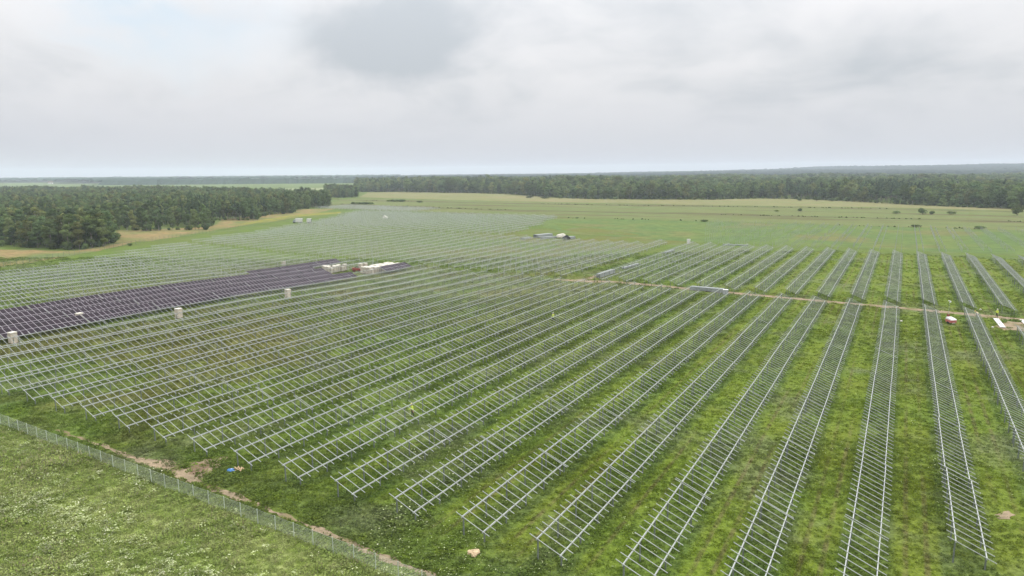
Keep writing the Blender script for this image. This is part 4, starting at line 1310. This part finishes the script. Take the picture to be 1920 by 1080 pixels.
b = MB(); b.tube([(0, 0, 0), (0.1, 0.25, 1.3), (0.2, 0.5, 2.6)], [0.07, 0.06, 0.05], 7); b.bar((0, 0, 0.03), (0.4, 0.1, 0.03), 0.1, 0.06)
o = b.build('dark_pole', M_BLACK); o.location = (p[0], p[1], 0); tag(o, 'dark leaning pole behind the long steel bundle', 'pole')
bundle('steel_bundle', G(1122, 520), G(1150, 511), 1.3, 1.1, 2, 2, 'short stack of dark open channels where the side track begins')
bundle('steel_bundle', G(1168, 504), G(1196, 496), 1.0, 0.5, 5, 3, 'shiny bundle of profiles beside the side track, middle one')
bundle('steel_bundle', G(1246, 475), G(1262, 470), 1.0, 0.5, 5, 3, 'shiny bundle of profiles beside the side track, far one')
bundle('steel_bundle', G(1004, 444), G(1032, 441), 3.0, 1.4, 6, 4, 'large grey stack of profiles at the corner of the green crop')
bundle('steel_bundle', G(1016, 446), G(1042, 444), 2.0, 0.9, 6, 4, 'second grey stack of profiles in front of the large one')
bundle('steel_bundle', G(1062, 447), G(1076, 445.5), 2.0, 1.2, 5, 4, 'grey stack of profiles right of the white heap')
bundle('steel_bundle', G(978, 446.5), G(994, 444), 1.5, 0.7, 5, 3, 'small grey stack of profiles left of the large stack')
bundle('steel_bundle', G(1356, 460), G(1402, 461.5), 1.0, 0.4, 5, 2, 'thin line of profiles at the far end of the right block')
for q, (a, b_, s_, m_, lab) in enumerate(((1052, 444.5, 2.4, M_WHITE, 'white plastic heap between the grey steel stacks'), (1062, 448.5, 2.0, M_BLACK, 'dark covered heap in front of the white heap'), (722, 409, 2.2, M_WHITE, 'small white heap far back among the racks'))):
    p = G(a, b_); bm = bmesh.new(); bmesh.ops.create_icosphere(bm, subdivisions=3, radius=1.0)
    r2 = random.Random(q)
    for v in bm.verts:
        k = 1 + 0.25 * math.sin(v.co.x * 3 + q) * math.cos(v.co.y * 4) + r2.uniform(-0.08, 0.08)
        v.co = Vector((v.co.x * s_ * k, v.co.y * s_ * 0.6 * k, max(-0.1, v.co.z) * 1.5 * k))
    me = bpy.data.meshes.new('heap'); bm.to_mesh(me); bm.free(); me.materials.append(m_)
    o = link(bpy.data.objects.new('covered_heap', me)); o.location = (p[0], p[1], 0.1); tag(o, lab, 'heap')
p = G(1291, 457)
e = empty('white_cabinet', (p[0], p[1], 0), 0.4); tag(e, 'small white cabinet at the far end of the side track', 'cabinet')
b = MB(); b.box((0, 0, 1.0), (1.3, 1.0, 1.8)); b.build('housing', M_PALE, e)
b = MB(); b.box((0, 0, 0.06), (1.4, 1.1, 0.1)); b.build('plinth', M_STONE, e)
b = MB(); b.box((0, 0, 1.95), (1.42, 1.12, 0.08)); b.build('roof', M_PALE, e)
b = MB(); b.box((0.655, 0, 1.0), (0.012, 0.8, 1.5)); b.build('door', M_STEEL, e)
p = G(698, 490)
b = MB(); b.tube([(0, 0, 0), (0, 0, 3.5), (0.03, 0, 6.6)], [0.09, 0.08, 0.06], 8); b.box((0.03, 0, 6.62), (0.3, 0.16, 0.1))
o = b.build('thin_mast', M_STEEL); o.location = (p[0], p[1], float(terrain(p[0], p[1]))); tag(o, 'thin pale mast standing behind the crate stacks', 'mast')

# van and trailer far back
def van(px_, py_, rz, label, L, cab=True):
    p = G(px_, py_); e = empty('white_van' if cab else 'white_trailer', (p[0], p[1], 0), rz); tag(e, label, 'van' if cab else 'trailer')
    b = MB(); b.box((0, 0, 1.75), (L, 2.1, 2.3)); b.build('cargo_box', M_PALE, e)
    b = MB(); b.box((0, 0, 0.52), (L + 0.2, 1.9, 0.16)); b.build('chassis', M_BLACK, e)
    if cab:
        b = MB(); zc = -L / 2
        b.add([(zc - 1.9, -1, 0.6), (zc - 0.03, -1, 0.6), (zc - 0.03, 1, 0.6), (zc - 1.9, 1, 0.6), (zc - 1.9, -1, 1.3), (zc - 0.03, -1, 2.2), (zc - 0.03, 1, 2.2), (zc - 1.9, 1, 1.3), (zc - 1.0, -0.95, 2.2), (zc - 1.0, 0.95, 2.2)],
              [(3, 2, 1, 0), (0, 1, 5, 8, 4), (2, 3, 7, 9, 6), (3, 0, 4, 7), (4, 8, 9, 7), (8, 5, 6, 9), (1, 2, 6, 5)]); cab_o = b.build('cab', simple('grey_cab', (0.3, 0.32, 0.34), 0.4), e)
        b = MB(); b.add([(zc - 1.84, -0.85, 1.38), (zc - 1.06, -0.8, 2.16), (zc - 1.06, 0.8, 2.16), (zc - 1.84, 0.85, 1.38)], [(3, 2, 1, 0)]); b.v = [(x - 0.02, y, z + 0.02) for x, y, z in b.v]; b.build('windscreen', M_GLASS, cab_o)
    wm = MB().tube([(0, -0.13, 0), (0, 0.13, 0)], [0.4, 0.4], 12).mesh('wheel', M_BLACK)
    for sx in ((-L / 2 - 1.1, L / 2 - 1.0) if cab else (-0.5, 0.5)):
        for sy in (-0.9, 0.9): inst('wheel', wm, e, (sx, sy, 0.4))
    b = MB(); b.box((L / 2 + 0.016, 0, 1.7), (0.02, 1.8, 2.0)); b.build('rear_door', M_GLASS if not cab else M_STEEL, e)
van(561, 418, YAW, 'white box van parked at the far left edge of the racks', 4.0)
van(580, 418.5, YAW, 'short white trailer right of the box van far back', 2.6, False)

# ---------------------------------------------------------------- litter in the foreground
p = G(434, 884.5)
bm = bmesh.new(); bmesh.ops.create_uvsphere(bm, u_segments=16, v_segments=10, radius=1.0)
for v in bm.verts:
    k = 1 + 0.12 * math.sin(v.co.x * 7) + 0.10 * math.cos(v.co.y * 9 + v.co.z * 5)
    v.co = Vector((v.co.x * 0.5 * k, v.co.y * 0.34 * k, max(-0.3, v.co.z) * 0.27 * k))
for f in bm.faces: f.smooth = True
me = bpy.data.meshes.new('sack'); bm.to_mesh(me); bm.free(); me.materials.append(M_BLUE)
e = empty('blue_sack', (p[0], p[1], 0.07), 0.3); tag(e, 'crumpled blue and white plastic sack on the foreground grass', 'sack')
inst('sack', me, e)
b = MB(); b.add([(-0.1, 0.05, 0.275), (0.33, 0.1, 0.24), (0.36, 0.34, 0.16), (-0.05, 0.36, 0.19), (0.1, -0.1, 0.285)], [(0, 4, 1, 2, 3)]); b.build('white_flap', M_WHITE, e)
for q in range(9):
    r2 = random.Random(60 + q); p = G(447 + r2.uniform(-4, 9), 883.5 + r2.uniform(-2.5, 2.5))
    a = r2.uniform(0, 3.14); L = r2.uniform(0.45, 0.95)
    b = MB(); b.bar((-math.cos(a) * L / 2, -math.sin(a) * L / 2, 0.18 + q * 0.02), (math.cos(a) * L / 2, math.sin(a) * L / 2, 0.24 + q * 0.025 + r2.uniform(-0.04, 0.08)), 0.09, 0.03)
    o = b.build('broken_slat', M_WOOD); o.location = (p[0], p[1], 0)
    tag(o, 'broken pale wooden slat heaped right of the blue sack', 'slat', 'broken slats beside the blue sack')
p0 = G(887, 1041)
for q, (ox, oy, s_) in enumerate(((-0.25, 0.0, 0.30), (0.12, 0.22, 0.36), (0.2, -0.18, 0.26), (-0.1, 0.3, 0.24))):
    bm = bmesh.new(); bmesh.ops.create_icosphere(bm, subdivisions=2, radius=s_)
    r2 = random.Random(80 + q)
    for v in bm.verts: v.co *= r2.uniform(0.72, 1.12); v.co.z *= 0.75
    me = bpy.data.meshes.new('stone'); bm.to_mesh(me); bm.free(); me.materials.append(M_STONE)
    o = link(bpy.data.objects.new('pale_stone', me)); o.location = (p0[0] + ox, p0[1] + oy, s_ * 0.55)
    tag(o, 'pale sandy stone in the small heap, %s' % ('left one', 'largest one at the back', 'front right one', 'back left one')[q], 'stone', 'stones in the small heap')

# ---------------------------------------------------------------- far houses
def house(px_, py_, L, W_, h, rz, label, roof=None):
    p = G(px_, py_); e = empty('far_house', (p[0], p[1], 0), rz); tag(e, label, 'house', 'village houses on the horizon')
    b = MB(); b.box((0, 0, h / 2), (L, W_, h)); b.build('wall', M_PALE, e)
    b = MB(); o_ = 0.5
    b.add([(-L / 2 - o_, -W_ / 2 - o_, h), (L / 2 + o_, -W_ / 2 - o_, h), (L / 2 + o_, W_ / 2 + o_, h), (-L / 2 - o_, W_ / 2 + o_, h), (-L / 2 - o_, 0, h + W_ * 0.45), (L / 2 + o_, 0, h + W_ * 0.45)], [(3, 2, 1, 0), (0, 1, 5, 4), (2, 3, 4, 5), (1, 2, 5), (3, 0, 4)])
    rf_o = b.build('roof', roof or M_ROOF, e)
    b = MB(); b.box((L * 0.2, 0.6, h + W_ * 0.45), (0.7, 0.7, 1.6)); b.build('chimney', M_ROOF, rf_o)
    for sx in (-L / 4, L / 4):
        b = MB(); b.box((sx, -W_ / 2 - 0.02, h * 0.55), (1.4, 0.06, 1.5)); b.build('window', M_GLASS, e)
for a, b_, L, W_, h, lab in ((158, 343, 16, 12, 9, 'white far house on the left horizon, brightest one'), (95, 345, 14, 10, 6, 'pale far house near the left edge of the horizon'), (218, 342.5, 14, 10, 6, 'pale far house just right of the brightest one'), (240, 342, 13, 9, 6, 'pale far house, middle of the village'), (268, 343, 15, 9, 6, 'pale far house right of the village middle'), (276, 344, 12, 9, 5, 'rightmost pale far house of the village')):
    house(a, b_, L, W_, h, YAW + 0.3, lab)

# ---------------------------------------------------------------- haze
b = MB(); b.box((0, 0, 46), (14600, 14600, 97)); 
hm, t, out = mat_new('haze')
pv = t.new('ShaderNodeVolumePrincipled')
pv.inputs['Color'].default_value = (0.80, 0.885, 1.0, 1)
pv.inputs['Density'].default_value = 0.00015
pv.inputs['Anisotropy'].default_value = 0.0
t.l.new(pv.outputs[0], out.inputs['Volume'])
o = b.build('haze', hm); tag(o, kind='stuff')
